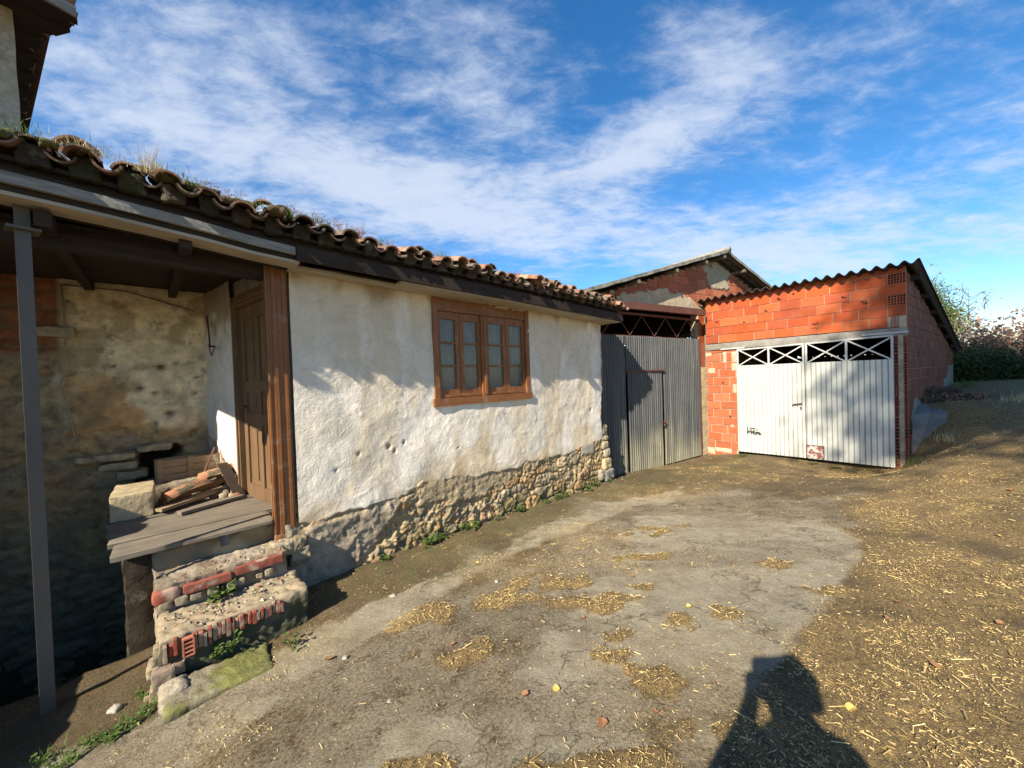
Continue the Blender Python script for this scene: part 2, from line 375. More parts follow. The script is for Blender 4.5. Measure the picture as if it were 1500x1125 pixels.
# ------------------------------------------------------------------ HOUSE
H0=(-2.164,3.63,0)
house=empty('low_house',H0,R(43.2))
tag(house,'low whitewashed house with rubble base, mossy clay tile roof and brown window','house')
def stones(X,Z,seed,sx,sz,jit=.38):
    """anisotropic worley: returns F1 id colour, edge distance"""
    gx_=X/sx;gz_=Z/sz
    ix=np.floor(gx_);iz=np.floor(gz_)
    F1=np.full(X.shape,9.);F2=np.full(X.shape,9.);ID=np.zeros(X.shape)
    for dx in(-1,0,1,2):
        for dz in(-1,0,1):
            cx=ix+dx;cz=iz+dz
            px=cx+.5+(_h(cx,cz,seed)-.5)*2*jit+.5*(cz%2);pz=cz+.5+(_h(cx,cz,seed+5)-.5)*2*jit
            sc_=.75+.6*_h(cx,cz,seed+11)
            d=np.sqrt((gx_-px)**2+(gz_-pz)**2)*sc_
            idv=_h(cx,cz,seed+9)
            n1=d<F1
            F2=np.where(n1,F1,np.minimum(F2,d));ID=np.where(n1,idv,ID);F1=np.where(n1,d,F1)
    return F1,F2-F1,ID
PAL=np.array([(.40,.33,.22),(.34,.29,.21),(.46,.36,.20),(.30,.27,.22),(.42,.27,.15),(.27,.25,.21),(.48,.42,.31),(.37,.24,.17)])
ZB=np.array([(-.4,.30),(.02,.22),(.28,.23),(.71,.24),(1.15,.26),(1.22,.31),(1.35,.35),(1.7,.34),(1.95,.29),(2.13,.26),(2.77,.24),(3.36,.27),(4.24,.22),(4.86,.31),(5.6,.36)])
L=5.42; WX0,WX1,WZ0,WZ1=1.60,3.27,1.315,2.63
def bound(u): return np.interp(u,ZB[:,0],ZB[:,1])+(fbm(u*6,u*0+1,4,3)-.5)*.06
# stone footing (heightfield, front surface y = -h)
us=np.arange(-.12,L+.10,.0135);zs=np.arange(-.72,.62,.0135)
X,Zz=np.meshgrid(us,zs)
wx=X+(fbm(X*5,Zz*5,2)-.5)*.16+(fbm(X*17,Zz*17,12)-.5)*.06;wz=Zz+(fbm(X*5,Zz*5,8)-.5)*.12+(fbm(X*17,Zz*17,18)-.5)*.05
F1,E1,ID=stones(wx,wz,21,.30,.17);F1b,E2,ID2=stones(wx,wz,57,.15,.075)
big=sstep(1.7,3.6,X+(fbm(X*1.5,Zz*1.5,33)-.5)*1.6)
E_=np.where(big>.5,E1,E2);ID_=np.where(big>.5,ID,ID2);
facet=(_h(np.floor(ID_*997),np.floor(ID_*97),4)-.5)*(wx*1.0-np.floor(wx/.27)*.27-.13)*.25
h=.030+np.where(big>.5,.034,.016)*sstep(.0,.14,E_)+.026*(ID_-.5)+facet*.5+(fbm(X*26,Zz*26,7)-.5)*.034+np.where(big>.5,.022,.06)*(np.abs(fbm(X*9,Zz*11,17)-.5)*2-.25)+(fbm(X*3,Zz*3,19)-.5)*.04
ci=PAL[(ID_*7.99).astype(int)]
och=sstep(.5,.62,fbm(X*2.5,Zz*2.5,66,3))[...,None]
ci=lerp(ci,np.array((.46,.33,.16)),och*.35)
ci=ci*(.8+.4*fbm(X*30,Zz*30,3))[...,None]
mort=sstep(.13,.03,E_+(fbm(X*12,Zz*12,28)-.5)*.35)[...,None]
ci=lerp(ci,np.array((.34,.29,.20)),.30)
ci=lerp(ci,np.array((.33,.27,.18)),mort*.8)
# flaking cement render patch at the left
cm=1-sstep(-.04,.05,poly_d(X,Zz,[(-.2,.35),(.05,.16),(.30,.20),(.65,.20),(1.05,.26),(1.0,.05),(.82,-.1),(.62,-.3),(.42,-.47),(.1,-.62),(-.2,-.7)])+(fbm(X*6,Zz*6,91)-.5)*.12)
rid=np.abs(fbm(X*3.2+Zz*1.2,Zz*.9,71,3)-.5);rid=np.exp(-(rid/.007)**2)
hc=.075+(fbm(X*2.2,Zz*1.5,81,3)-.5)*.07+rid*.022+(fbm(X*16,Zz*16,17,4)-.5)*.034-.02*sstep(.5,.6,fbm(X*5,Zz*4,97,3))
ci=ci*np.array((1.18,1.06,.86));h=lerp(h,hc,cm);ci=lerp(ci,np.array((.37,.31,.22))*(.7+.6*fbm(X*7,Zz*7,5))[...,None],cm[...,None])
# a second cement smear and green algae low down
cm2=sstep(.0,.06,-poly_d(X,Zz,[(1.2,.50),(2.5,.40),(2.9,.26),(3.0,.05),(2.3,-.02),(1.3,.06)])+(fbm(X*4,Zz*4,44)-.5)*.25)*.75
h=lerp(h,.078+(fbm(X*9,Zz*9,13,4)-.5)*.04,cm2);ci=lerp(ci,np.array((.36,.30,.19)),cm2[...,None])
cm3=sstep(0,.05,-poly_d(X,Zz,[(4.55,.33),(5.05,.36),(5.02,.12),(4.6,.10)])+(fbm(X*5,Zz*5,45)-.5)*.1)
h=lerp(h,.07+0*X,cm3);ci=lerp(ci,np.array((.40,.36,.29)),cm3[...,None])
alg=(sstep(-.12,-.34,Zz)*sstep(.42,.6,fbm(X*4,Zz*4,52)))[...,None]
ci=lerp(ci,np.array((.11,.115,.05)),alg*.7*((X>1.0)*1.)[...,None])
topfade=sstep(.04,-.03,Zz-(bound(X)+.03))
mb=MB();mb.grid(X,-(h-.012)+ (1-topfade)*.035,Zz,ci)
mb.build('stone_footing',MSTONE,house,smooth=True)
# plaster sheet
us=np.concatenate([np.arange(0,WX0,.02),[WX0],np.arange(WX0+.02,WX1-.005,.02),[WX1],np.arange(WX1+.02,L+.06,.02)])
zs=np.concatenate([np.arange(.05,.75,.0135),np.arange(.75,WZ0-.005,.02),[WZ0],np.arange(WZ0+.02,WZ1-.005,.02),[WZ1],[2.66,2.70,2.78]])
X,Zz=np.meshgrid(us,zs)
edge=fbm(X*9,Zz*9,4,4)-.5
hp=.055+(fbm(X*.9,Zz*.9,3,3)-.5)*.06+(fbm(X*4,Zz*4,23,3)-.5)*.020+(fbm(X*13,Zz*10,24,3)-.5)*.007
# trowel creases
cr=np.abs(fbm(X*2.1+Zz*.8,Zz*1.6,61,3)-.5);hp+=np.exp(-(cr/.012)**2)*.005
hp+=np.exp(-((X-L)/.10)**2)*-.03
below=sstep(.0,-.035,Zz-bound(X)-edge*.10)
holes=np.zeros(X.shape)
for (hx,hz,hr) in [(.60,.99-.16,.018),(.95,.86,.03),(1.02,.80,.022),(1.14,.88,.02),(.36,.70,.016),(.25,2.45,.016),(1.24,.84,.016),(4.95,.95,.03),(.85,1.95,.01),(1.9,.7,.012),(4.3,.9,.01)]:
    holes=np.maximum(holes,np.exp(-(((X-hx)/hr)**2+((Zz-hz)/(hr*1.4))**2)*2.6+edge*5))
hp=hp-below*.16-np.clip(holes,0,1)*.03
ragR=L-.02+(fbm(Zz*5,Zz*0+3,12,3)-.5)*.10-.10*sstep(.9,.6,np.abs(Zz-.9)*2)
hp=hp-sstep(-.0,.03,X-ragR)*.14
pc=np.ones(X.shape+(3,))
# ochre/bare scars, damp lower band and a brown band along the top
sc1=sstep(.0,.10,.11-np.hypot((X-1.42)/1.6,(Zz-.42)*.9)+(edge)*.22)
pc=lerp(pc,np.array((.52,.45,.33)),sc1[...,None]*.95)
sc2=sstep(.46,.62,fbm(X*1.7+9,Zz*2.2,15,4)-(Zz-.25)*.35)
pc=lerp(pc,np.array((.86,.76,.60)),sc2[...,None]*.8)
band=sstep(.16,.0,Zz-bound(X)-edge*.14)
pc=lerp(pc,np.array((.68,.60,.47)),band[...,None]*.8*sstep(.3,.6,fbm(X*1.5,Zz*0,8,3))[...,None])
topbr=sstep(.0,.22,Zz-(2.50+(fbm(X*5,X*0,63,4)-.5)*.4))
pc=lerp(pc,np.array((.42,.31,.19)),topbr[...,None]*.75)
pc=pc*lerp(np.array((1.,1.,1.)),np.array((.84,.79,.69)),(sstep(.42,.62,fbm(X*3.3,Zz*.7,35,4)+.12*(Zz-1.3)))[...,None])  # upper wall tanned more, putting its shade into the colour
pc=lerp(pc,np.array((.80,.77,.72)),sstep(.45,.65,fbm(X*2.6,Zz*1.7,99,4))[...,None]*.6)
pc=lerp(pc,np.array((.50,.42,.32)),sstep(.12,0,(L-X)-.02-edge*.12)[...,None]*.6)
pc=lerp(pc,np.array((.55,.45,.33)),np.clip(holes,0,1)[...,None])
cxm=(us[:-1]+us[1:])/2;czm=(zs[:-1]+zs[1:])/2
CX,CZ=np.meshgrid(cxm,czm)
mask=~((CX>WX0)&(CX<WX1)&(CZ>WZ0)&(CZ<WZ1))
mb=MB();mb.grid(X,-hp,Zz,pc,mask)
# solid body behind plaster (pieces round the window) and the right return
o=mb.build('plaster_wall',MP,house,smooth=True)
mb=MB();PCc=(.40,.34,.25)
mb.box(0,WX0,.03,.5,-.8,2.74,PCc);mb.box(WX1,L-.06,.03,.5,-.8,2.74,PCc);mb.box(WX0,WX1,.03,.5,-.8,WZ0,PCc);mb.box(WX0,WX1,.03,.5,WZ1,2.74,PCc)
mb.box(L-.5,L-.064,.5,5.0,-.8,2.74,PCc);mb.box(-.05,L-.5,4.7,5.0,-.8,2.8,PCc)
mb.build('wall_core',MCEM,house)
# stones at the far corner are part of the footing wall
mb=MB()
for (u,y,z,a,b,c_) in [(L+.0,-.02,-.36,.15,.12,.11),(L-.02,.0,-.14,.13,.12,.10),(L+.02,.02,.06,.10,.10,.09),(L-.03,.02,.22,.10,.10,.07),(L-.2,-.03,-.33,.10,.09,.10),(L+.0,.2,-.2,.1,.15,.3)]:
    mb=MB();rough_block(mb,u-a,u+a,y-b,y+b,z-c_,z+c_,.02,.03,.04,random.choice(PAL.tolist()),int(u*100+z*77)&255,freq=7)
    mb.build('quoin_stone',MSTONE,house,smooth=True)
# ---- window
mb=MB();wf=.06
mb.box(WX0-.03,WX0+.045,-.075,.10,WZ0-.02,2.66,None);mb.box(WX1-.045,WX1+.03,-.075,.10,WZ0-.02,2.66)
mb.box(WX0-.05,WX1+.05,-.09,.10,WZ0-.045,WZ0+.055);mb.box(WX0+.045,WX1-.045,-.06,.10,2.50,2.66)
xm=(WX0+WX1)/2-.035
mb.box(xm-.05,xm+.05,-.07,.09,WZ0+.055,2.50);mb.box(xm-.018,xm+.018,-.085,-.07,WZ0+.075,2.50)
win=mb.build('window',MWO,house)
def m_glass():
    m=NT('dusty_window_glass')
    f=m.noise(4,6,.6);c=m.mix(m.ramp(f,[(.3,0),(.7,1)]),(.15,.145,.125),(.27,.26,.225))
    m.fin(c,.12,0,.8)
    t=m.n('ShaderNodeBsdfTransparent');t.inputs[0].default_value=(.9,.9,.86,1)
    x=m.n('ShaderNodeMixShader');x.inputs[0].default_value=.62
    m.l(m.p.outputs[0],x.inputs[1]);m.l(t.outputs[0],x.inputs[2]);m.l(x.outputs[0],m.out.inputs[0]);return m.m
MGL=m_glass()
MCUR=mat_attr('curtain_cloth',.15,4,.004,20,.95)
rows=[(1.475,1.775),(1.80,2.08),(2.105,2.40)]
for (a,b) in [(WX0+.045,xm-.05),(xm+.05,WX1-.045)]:
    mid=(a+b)/2
    for k,(p,q) in enumerate([(a+.004,mid-.004),(mid+.004,b-.004)]):
        st0=.045 if k==0 else .062;st1=.062 if k==0 else .045
        mb=MB();y0,y1=-.035,.02
        mb.box(p,p+st0,y0,y1,WZ0+.06,2.495);mb.box(q-st1,q,y0,y1,WZ0+.06,2.495)
        mb.box(p+st0,q-st1,y0,y1,WZ0+.06,1.475);mb.box(p+st0,q-st1,y0,y1,2.40,2.495)
        mb.box(p+st0,q-st1,y0+.006,y1,1.775,1.80);mb.box(p+st0,q-st1,y0+.006,y1,2.08,2.105)
        # weather bar
        mb.box(p+.01,q-.01,y0-.02,y0-.001,WZ0+.065,WZ0+.10)
        mb.build('casement',MWO,win)
        for r0,r1 in rows:
            g1=MB();g1.box(p+st0,q-st1,-.012,-.008,r0,r1);g1.build('glass_pane',MGL,win)
mb=MB();xs=np.arange(WX0+.05,WX1-.05,.012);Xc,Zc=np.meshgrid(xs,np.array([1.38,1.9,2.5]))
mb.grid(Xc,.075+.012*np.sin(Xc*55)+.006*np.sin(Xc*133),Zc,(.66,.65,.58));mb.build('curtain',MCUR,win,smooth=True)
# ---- eaves: fascia, soffit, roof tiles
def zsof(u): return np.interp(u,[-2.4,-1.6,-1.0,-.15,1.1,2.6,4.9,5.6],[2.86,2.835,2.80,2.715,2.685,2.67,2.625,2.61])
def board(mb,ulist,y0,y1,dz0,dz1,col=None,wob=.004):
    for i in range(len(ulist)-1):
        a,b=ulist[i],ulist[i+1];za,zb=zsof(a),zsof(b);wa=wob*math.sin(a*7.3);wb=wob*math.sin(b*7.3)
        v=[(a,y0,za+dz0+wa),(a,y1,za+dz0),(a,y0,za+dz1+wa),(a,y1,za+dz1),(b,y0,zb+dz0+wb),(b,y1,zb+dz0),(b,y0,zb+dz1+wb),(b,y1,zb+dz1)]
        mb.add(v,[(0,1,3,2),(4,6,7,5),(0,4,5,1),(2,3,7,6)]+([(0,2,6,4)])+([(1,5,7,3)]),col)
ul=lambda a,b: list(np.linspace(a,b,max(2,int((b-a)/.3)+1)))
mb=MB();board(mb,ul(-2.35,-.02),-.43,-.40,.050,.118);mb.build('fascia_board',MWW,house)
mb=MB();board(mb,ul(-2.35,-.02),-.385,-.36,.014,.155);mb.build('eaves_board',MWD,house)
mb=MB();board(mb,ul(-.012,L+.12),-.435,-.40,.006,.135);mb.build('fascia_board',MWD,house)
mb=MB();board(mb,ul(-2.35,L+.10),-.345,-.30,.12,.30);mb.build('batten',MWD,house)
mb=MB();board(mb,ul(-2.35,0.02),-.385,-.17,-.012,.012);board(mb,ul(1.0,L+.08),-.398,-.24,-.012,.012)
board(mb,ul(-.02,L+.08),-.238,.03,-.010,.012)
mb.build('soffit_board',MSOF,house)
mb=MB();board(mb,ul(-2.35,.0),-.165,-.06,.0,.03);mb.build('soffit_board',MWD,house)
# underside/deck of the roof so nothing leaks
ROOFA=math.tan(R(16))
mb=MB()
def deck(x0,x1,y0,y1,z0,th=.03):
    mb.add([(x0,y0,z0(x0)+0),(x1,y0,z0(x1)),(x1,y1,z0(x1)+(y1-y0)*ROOFA),(x0,y1,z0(x0)+(y1-y0)*ROOFA)]+
           [(x0,y0,z0(x0)+th),(x1,y0,z0(x1)+th),(x1,y1,z0(x1)+(y1-y0)*ROOFA+th),(x0,y1,z0(x0)+(y1-y0)*ROOFA+th)],
           [(3,2,1,0),(4,5,6,7),(0,1,5,4),(1,2,6,5),(2,3,7,6),(3,0,4,7)],(.08,.06,.045))
zd=lambda u: float(zsof(u))+.20
for a,b in zip(np.linspace(-2.35,L+.10,14)[:-1],np.linspace(-2.35,L+.10,14)[1:]): deck(a,b,-.40,5.2,zd)
mb.build('roof_deck',MWD,house)
def tile(mb,u,y0,z0,up,r0,r1,Lt,col,th=.014,yaw=0,roll=0):
    seg=8;n=4;vs=[]
    sp=1.35
    for side in(0,1):
        for i in range(n):
            t=i/(n-1);r=(r0+(r1-r0)*t)-side*th;yy=y0+Lt*t;
            for k in range(seg+1):
                a=(PI/2)+(-sp+2*sp*k/seg)
                if not up: a=-a
                dx=math.cos(a+roll)*r;dz=math.sin(a)*r
                vs.append((u+dx+yaw*(yy-y0),yy,z0+(yy-y0)*ROOFA+dz))
    S=seg+1;o=n*S;fs=[]
    for i in range(n-1):
        for k in range(seg):
            a=i*S+k;fs.append((a,a+1,a+S+1,a+S));fs.append((o+a+S,o+a+S+1,o+a+1,o+a))
    for k in range(seg): fs.append((k+1,k,o+k,o+k+1));b=(n-1)*S+k;fs.append((b,b+1,o+b+1,o+b))
    for i in range(n-1):
        a=i*S;fs.append((a,a+S,o+a+S,o+a));b=a+seg;fs.append((b+S,b,o+b,o+b+S))
    mb.add(vs,fs,col)
TP=[(.30,.16,.10),(.36,.20,.13),(.26,.17,.12),(.42,.22,.13),(.22,.16,.12),(.30,.22,.16),(.20,.13,.09),(.45,.27,.18)]
mb=MB();pitch=.212;u=-2.30;ncol=0
while u<L+.14:
    for r in range(9):
        jz=random.gauss(0,.02) if r==0 else random.gauss(0,.004);jy=random.gauss(0,.032)
        base=float(zsof(u))+.275;yy=-.53+r*.34
        old=1-.55*(1-sstep(-.5,2.0,np.array(u)))*random.random()
        c=np.array(random.choice(TP))*random.uniform(.7,1.1)*float(old)
        tile(mb,u+random.gauss(0,.006),yy+jy,base+.34*r*ROOFA+jz-.01,True,.092*random.uniform(.94,1.06),.072,.44,c,yaw=random.gauss(0,.06),roll=random.gauss(0,.10))
        c=np.array(random.choice(TP))*random.uniform(.6,1.0)*float(old)
        tile(mb,u+pitch/2+random.gauss(0,.006),yy+.02+jy,base+.34*r*ROOFA+jz*.5+.035,False,.075,.09,.44,c)
    u+=pitch*random.uniform(.96,1.04)
mbb=MB();q=-2.30
while q<L+.12:
    for r in range(2):
        z=float(zsof(q))+.275+.34*r*ROOFA;yy=-.47+r*.34
        rough_block(mbb,q-.068,q+.068,yy+.03,yy+.14,z-.08,z+.06,.02,.03,.02,random.choice([(.05,.042,.03),(.075,.06,.04),(.05,.05,.025)]),int(q*50)&255,freq=14)
    q+=.212
mbc=MB();r_=random.Random(4)
for k in range(46):
    q=-2.3+2.3*r_.random()**1.3;zz_=float(zsof(q))+.275;yy=-.52+r_.random()*.45;cy=((q+2.3)/.212)%1;cz_=.085*math.sqrt(max(0,1-((cy if cy<.5 else 1-cy)/.45)**2));a=r_.uniform(.03,.09)
    rough_block(mbc,q-a,q+a,yy-a*.8,yy+a,zz_+(yy+.5)*ROOFA+cz_-.03,zz_+(yy+.5)*ROOFA+cz_+.012+a*.22,.012,.022,.03,r_.choice([(.07,.085,.025),(.10,.10,.035),(.12,.095,.05),(.05,.06,.02)]),k,freq=16)
mbc.build('moss_cushions',MSTONE,house,smooth=True)
mbb.build('tile_gap_fill',MSTONE,house,smooth=True)  # dark lumps added to stop sky gaps and darken the tile mouths
# loose broken pieces on the verge/eaves
for k in range(14):
    uu=random.uniform(-2.0,L);tile(mb,uu,-.50+random.uniform(0,.05),float(zsof(uu))+.33+random.uniform(0,.03),True,.085,.075,.16,np.array(random.choice(TP)),yaw=random.uniform(-.4,.4),roll=random.uniform(-.3,.3))
mb.build('roof_tiles',MTILE,house,smooth=False)
mb=MB();board(mb,ul(-2.35,L+.08),2.44,2.48,-.1,1.03,(.08,.06,.05));mb.box(-2.37,-2.35,-.30,2.5,2.80,3.4,(.08,.06,.05));mb.box(-2.35,-.1,-.30,2.46,2.93,2.96,(.08,.06,.05));mb.build('attic_light_seal',MWD,house)  # unseen boards added to seal sky gaps and sun streaks
mb=MB()
Yg,Zg=np.meshgrid(np.arange(.12,2.5,.03),np.arange(-2.2,1.5,.03));F1,E_,ID=stones(Yg+(fbm(Yg*4,Zg*4,3)-.5)*.1,Zg+(fbm(Yg*4,Zg*4,8)-.5)*.1,5,.3,.13)
mb.grid(-2.62+.05*sstep(0,.3,E_)+.03*(ID-.5),Yg,Zg,PAL[(ID*7.99).astype(int)]*.7);mb.box(-2.9,-2.64,.12,2.5,-2.2,1.48,(.3,.26,.2));mb.box(-2.9,-2.64,1.30,2.5,1.48,3.5,(.3,.26,.2));mb.build('porch_blocker_wall',MSTONE,house,smooth=True)  # end wall added out of view to block sun and darken the porch
# ---- porch: back wall
us=np.arange(-5.0,-.30,.03);zs=np.arange(-2.3,3.45,.03)
X,Zz=np.meshgrid(us,zs)
wx=X+(fbm(X*3,Zz*3,2)-.5)*.12;wz=Zz+(fbm(X*3,Zz*3,8)-.5)*.10
F1,E_,ID=stones(wx,wz,77,.36,.12)
h=.045*sstep(0,.2,E_)+.03*(ID-.5)+(fbm(X*15,Zz*15,7)-.5)*.04
ci=lerp(PAL[(ID*7.99).astype(int)]*.78,np.array((.33,.27,.19)),.45);ci=lerp(ci,np.array((.24,.19,.13)),sstep(.14,.03,E_)[...,None]*.8)
n_=fbm(X*3,Zz*3,18,4)
cw_=0;pl=sstep(-.06,.06,np.minimum(Zz-1.0-.12*(X<-1.0),X+1.78)+(n_-.5)*.45)     # plastered upper right part
hpz=.085+(fbm(X*1.5,Zz*1.5,5)-.5)*.05+(fbm(X*8,Zz*8,6)-.5)*.02
cw=lerp(np.array((.50,.46,.36)),np.array((.40,.27,.15)),sstep(.42,.62,fbm(X*1.6,Zz*1.6,71,4)-(Zz-1.5)*.25)[...,None])
cw=lerp(cw,np.array((.60,.57,.47)),(sstep(.1,-.2,np.hypot((X+.95)/.5,(Zz-1.9)/.7)-1+(n_-.5)*1.1))[...,None]*.85)
cw=lerp(cw,np.array((.22,.18,.12)),sstep(.56,.68,fbm(X*4,Zz*4,73,4))[...,None]*.6)
h=lerp(h,hpz,pl);ci=lerp(ci*1.3,cw*1.35,pl[...,None])
for (hx,hz,hr) in [(-.94,1.89,.05),(-1.13,1.63,.035),(-1.0,1.56,.03),(-.87,1.30,.045),(-.6,1.75,.02),(-.62,1.55,.02),(-1.35,1.9,.02)]:
    q=np.exp(-(((X-hx)/hr)**2+((Zz-hz)/(hr*.8))**2));h-=q*.05;ci=lerp(ci,np.array((.14,.085,.05)),np.clip(q*1.2,0,1)[...,None])
# reddish brick courses high on the left
br=sstep(-.03,.03,np.minimum(-1.75-X,Zz-2.05)+(n_-.5)*.1)
cz=np.floor(Zz/.07);bx=(X+.13*(cz%2))/.27;jm=((Zz/.07-cz)<.16)|((bx-np.floor(bx))<.05)
bc=lerp(np.array((.26,.11,.07)),np.array((.33,.16,.10)),_h(np.floor(bx),cz,4)[...,None]);bc=np.where(jm[...,None],np.array((.22,.17,.13)),bc)
h=lerp(h,np.where(jm,.02,.05),br);ci=lerp(ci,bc,br[...,None])
hole=1-sstep(-.02,.03,poly_d(X,Zz,[(-1.17,.80),(-.83,.86),(-.80,.79),(-.98,.60),(-1.02,.40),(-1.2,.45),(-1.2,.7)])+(n_-.5)*.06)
h-=hole*.45;ci=lerp(ci,np.array((.05,.04,.03)),hole[...,None])  # recess painted near-black to read as a deep shaded void
ci=ci*np.array((1.18,1.06,.84));mb=MB();mb.grid(X,2.36-h,Zz,ci);mb.build('porch_back_wall',MSTONE,house,smooth=True)
mb=MB()
for (a,b,z0,z1,d) in [(-1.66,-1.19,.80,.87,.13),(-1.18,-.88,.86,.935,.12),(-1.5,-1.18,.67,.76,.09),(-1.9,-1.62,2.22,2.33,.06),(-1.35,-1.1,.55,.64,.08)]:
    mb=MB();rough_block(mb,a,b,2.36-.08-d,2.40,z0,z1,.015,.03,.02,(.48,.39,.25),int(a*100)&255,freq=6)
    mb.build('ledge_stone',MSTONE,house,smooth=True)
# ---- porch side wall (direction az -53): local frame x'=along inward, origin (-.06,0)
sd=Vector((-.170,.985,0)).normalized();nn=Vector((-sd.y,sd.x,0))   # nn points to -u (towards the sun)
def SP(s,t,z): p=Vector((-.06,.02,0))+sd*s+nn*t; return (p.x,p.y,z)
ss=np.arange(1.24,2.62,.02);zs=np.arange(-.5,3.0,.025);S,Zz=np.meshgrid(ss,zs)
hh=.05+(fbm(S*1.5,Zz*1.5,15,3)-.5)*.07+(fbm(S*9,Zz*9,16,3)-.5)*.02
cc=np.ones(S.shape+(3,))*.92
q=sstep(.1,-.1,Zz-.55-(S-1.3)*.4+(fbm(S*6,Zz*6,2)-.5)*.4);cc=lerp(cc,np.array((.55,.36,.24)),q[...,None]*.7);hh-=q*.05*(fbm(S*9,Zz*9,44)>.55)
q=sstep(2.2,2.6,Zz+(fbm(S*6,Zz*6,29)-.5)*.8);cc=lerp(cc,np.array((.42,.35,.25)),q[...,None]*.8)
Xg=-.06+sd.x*S+nn.x*hh;Yg=.02+sd.y*S+nn.y*hh
mb=MB();mb.grid(Xg,Yg,Zz,cc,flip=True);mb.build('porch_side_wall',MP,house,smooth=True)
mb=MB()
# core behind side wall
for s0,s1,z0,z1 in [(.05,2.7,2.62,2.95),(1.25,2.7,-.7,2.62),(.05,1.25,-.7,.3)]:
    v=[SP(s,t,z) for s in(s0,s1) for t in(-.30,.0) for z in(z0,z1)]
    mb.add(v,[(0,1,3,2),(4,6,7,5),(0,4,5,1),(2,3,7,6),(0,2,6,4),(1,5,7,3)],(.42,.36,.28))
mb.build('wall_core',MCEM,house)
def spbox(mb,s0,s1,t0,t1,z0,z1,col=None):
    v=[SP(s,t,z) for s in(s0,s1) for t in(t0,t1) for z in(z0,z1)]
    mb.add(v,[(0,1,3,2),(4,6,7,5),(0,4,5,1),(2,3,7,6),(0,2,6,4),(1,5,7,3)],col)
# door leaf with panels
mb=MB();spbox(mb,.20,1.12,-.06,-.02,.33,2.50)
for a,b in[(.20,.30),(.60,.72),(1.02,1.12)]: spbox(mb,a,b,-.02,.0,.33,2.50)
for a,b in[(.33,.50),(1.18,1.30),(1.55,1.66),(2.36,2.50)]: spbox(mb,.301,.599,-.02,-.001,a,b);spbox(mb,.721,1.019,-.02,-.001,a,b)
for a,b in[(.36,.54),(.78,.96)]:
    for z0,z1 in[(.56,1.12),(1.36,1.50),(1.72,2.30)]: spbox(mb,a,b,-.02,-.008,z0,z1)
door=mb.build('door',MWB,house)
mb=MB();mb.bar(SP(1.04,.0,1.38),SP(1.04,.045,1.38),.02);mb.bar(SP(1.04,.045,1.38),SP(.94,.045,1.37),.018);mb.build('door_handle',MRUST,door)
mb=MB();spbox(mb,1.13,1.24,-.08,.05,.30,2.60);spbox(mb,1.16,1.20,.05,.065,.30,2.60);mb.build('door_jamb',MWB,house)
mb=MB();spbox(mb,.05,1.24,-.10,.055,2.50,2.63);spbox(mb,.15,1.2,.055,.075,2.53,2.56);mb.build('door_lintel',MWB,house)
# near door post: moulded square timber on the house corner
mb=MB()
mb.box(-.185,-.02,-.042,.12,.20,2.74);mb.box(-.150,-.118,-.055,-.042,.20,2.72);mb.box(-.062,-.040,-.052,-.042,.20,2.72)
mb.box(-.199,-.185,-.05,-.02,.20,2.72);mb.box(-.199,-.185,.03,.06,.20,2.72)
mb.build('door_post',MWO,house)
mb=MB();rough_block(mb,-.20,-.01,-.055,.12,.08,.20,.02,.008,.02,(.26,.12,.06),5);mb.build('post_foot',mat_attr('rotten_wood',.5,20,.006,50,.9),house,smooth=True)
# ceiling boards and joists of the porch
mb=MB()
for k in range(11):
    y=.0+k*.22;z=2.79+ y*.03;mb.box(-2.34+random.uniform(-.04,.04),-.1,y,y+.205,z+random.uniform(0,.012),z+.03,(.1,.08,.06))
mb.build('ceiling_boards',MWD,house)
for x in(-.75,-1.45,-2.15):
    mb=MB();mb.bar((x,-.30,2.74),(x-.05,2.3,2.82),.075,.10);mb.build('ceiling_joist',MWD,house)
mb=MB();mb.bar((-2.34,.02,2.70),(-.1,.04,2.66),.10,.11);mb.build('eaves_beam',MWD,house)

# left end wall of the porch is added out of frame to keep the interior dark
# ---- hook and cables
mb=MB();hk=[SP(1.95,.10,2.52),SP(1.80,.12,2.20),SP(1.76,.13,2.10)]
mb.tube(hk,.009,(.05,.04,.035));mb.tube([SP(1.85,.10,2.12),SP(1.76,.14,2.12),SP(1.62,.12,2.10)],.012);mb.tube([SP(1.82,.12,2.10),SP(1.72,.13,2.0),SP(1.64,.12,2.08)],.006)
tag(mb.build('iron_hook',MRUST,None),'rusty iron bracket hanging on the white porch wall beside the door','hook').matrix_world=Matrix.Translation(H0)@Matrix.Rotation(R(43.2),4,'Z')
HM=Matrix.Translation(H0)@Matrix.Rotation(R(43.2),4,'Z')
def at_house(x,y,z): return HM@Vector((x,y,z))
def hthing(name,label,cat,x,y,z,rz=0,group=None):
    o=empty(name,at_house(x,y,z),R(43.2)+rz);tag(o,label,cat,group);return o
def sthing(mb,name,mat,label,cat,group=None,M=HM,smooth=False):
    """a thing that is one mesh, built in house coordinates"""
    o=mb.build(name,mat,None,smooth);o.matrix_world=M;tag(o,label,cat,group);return o
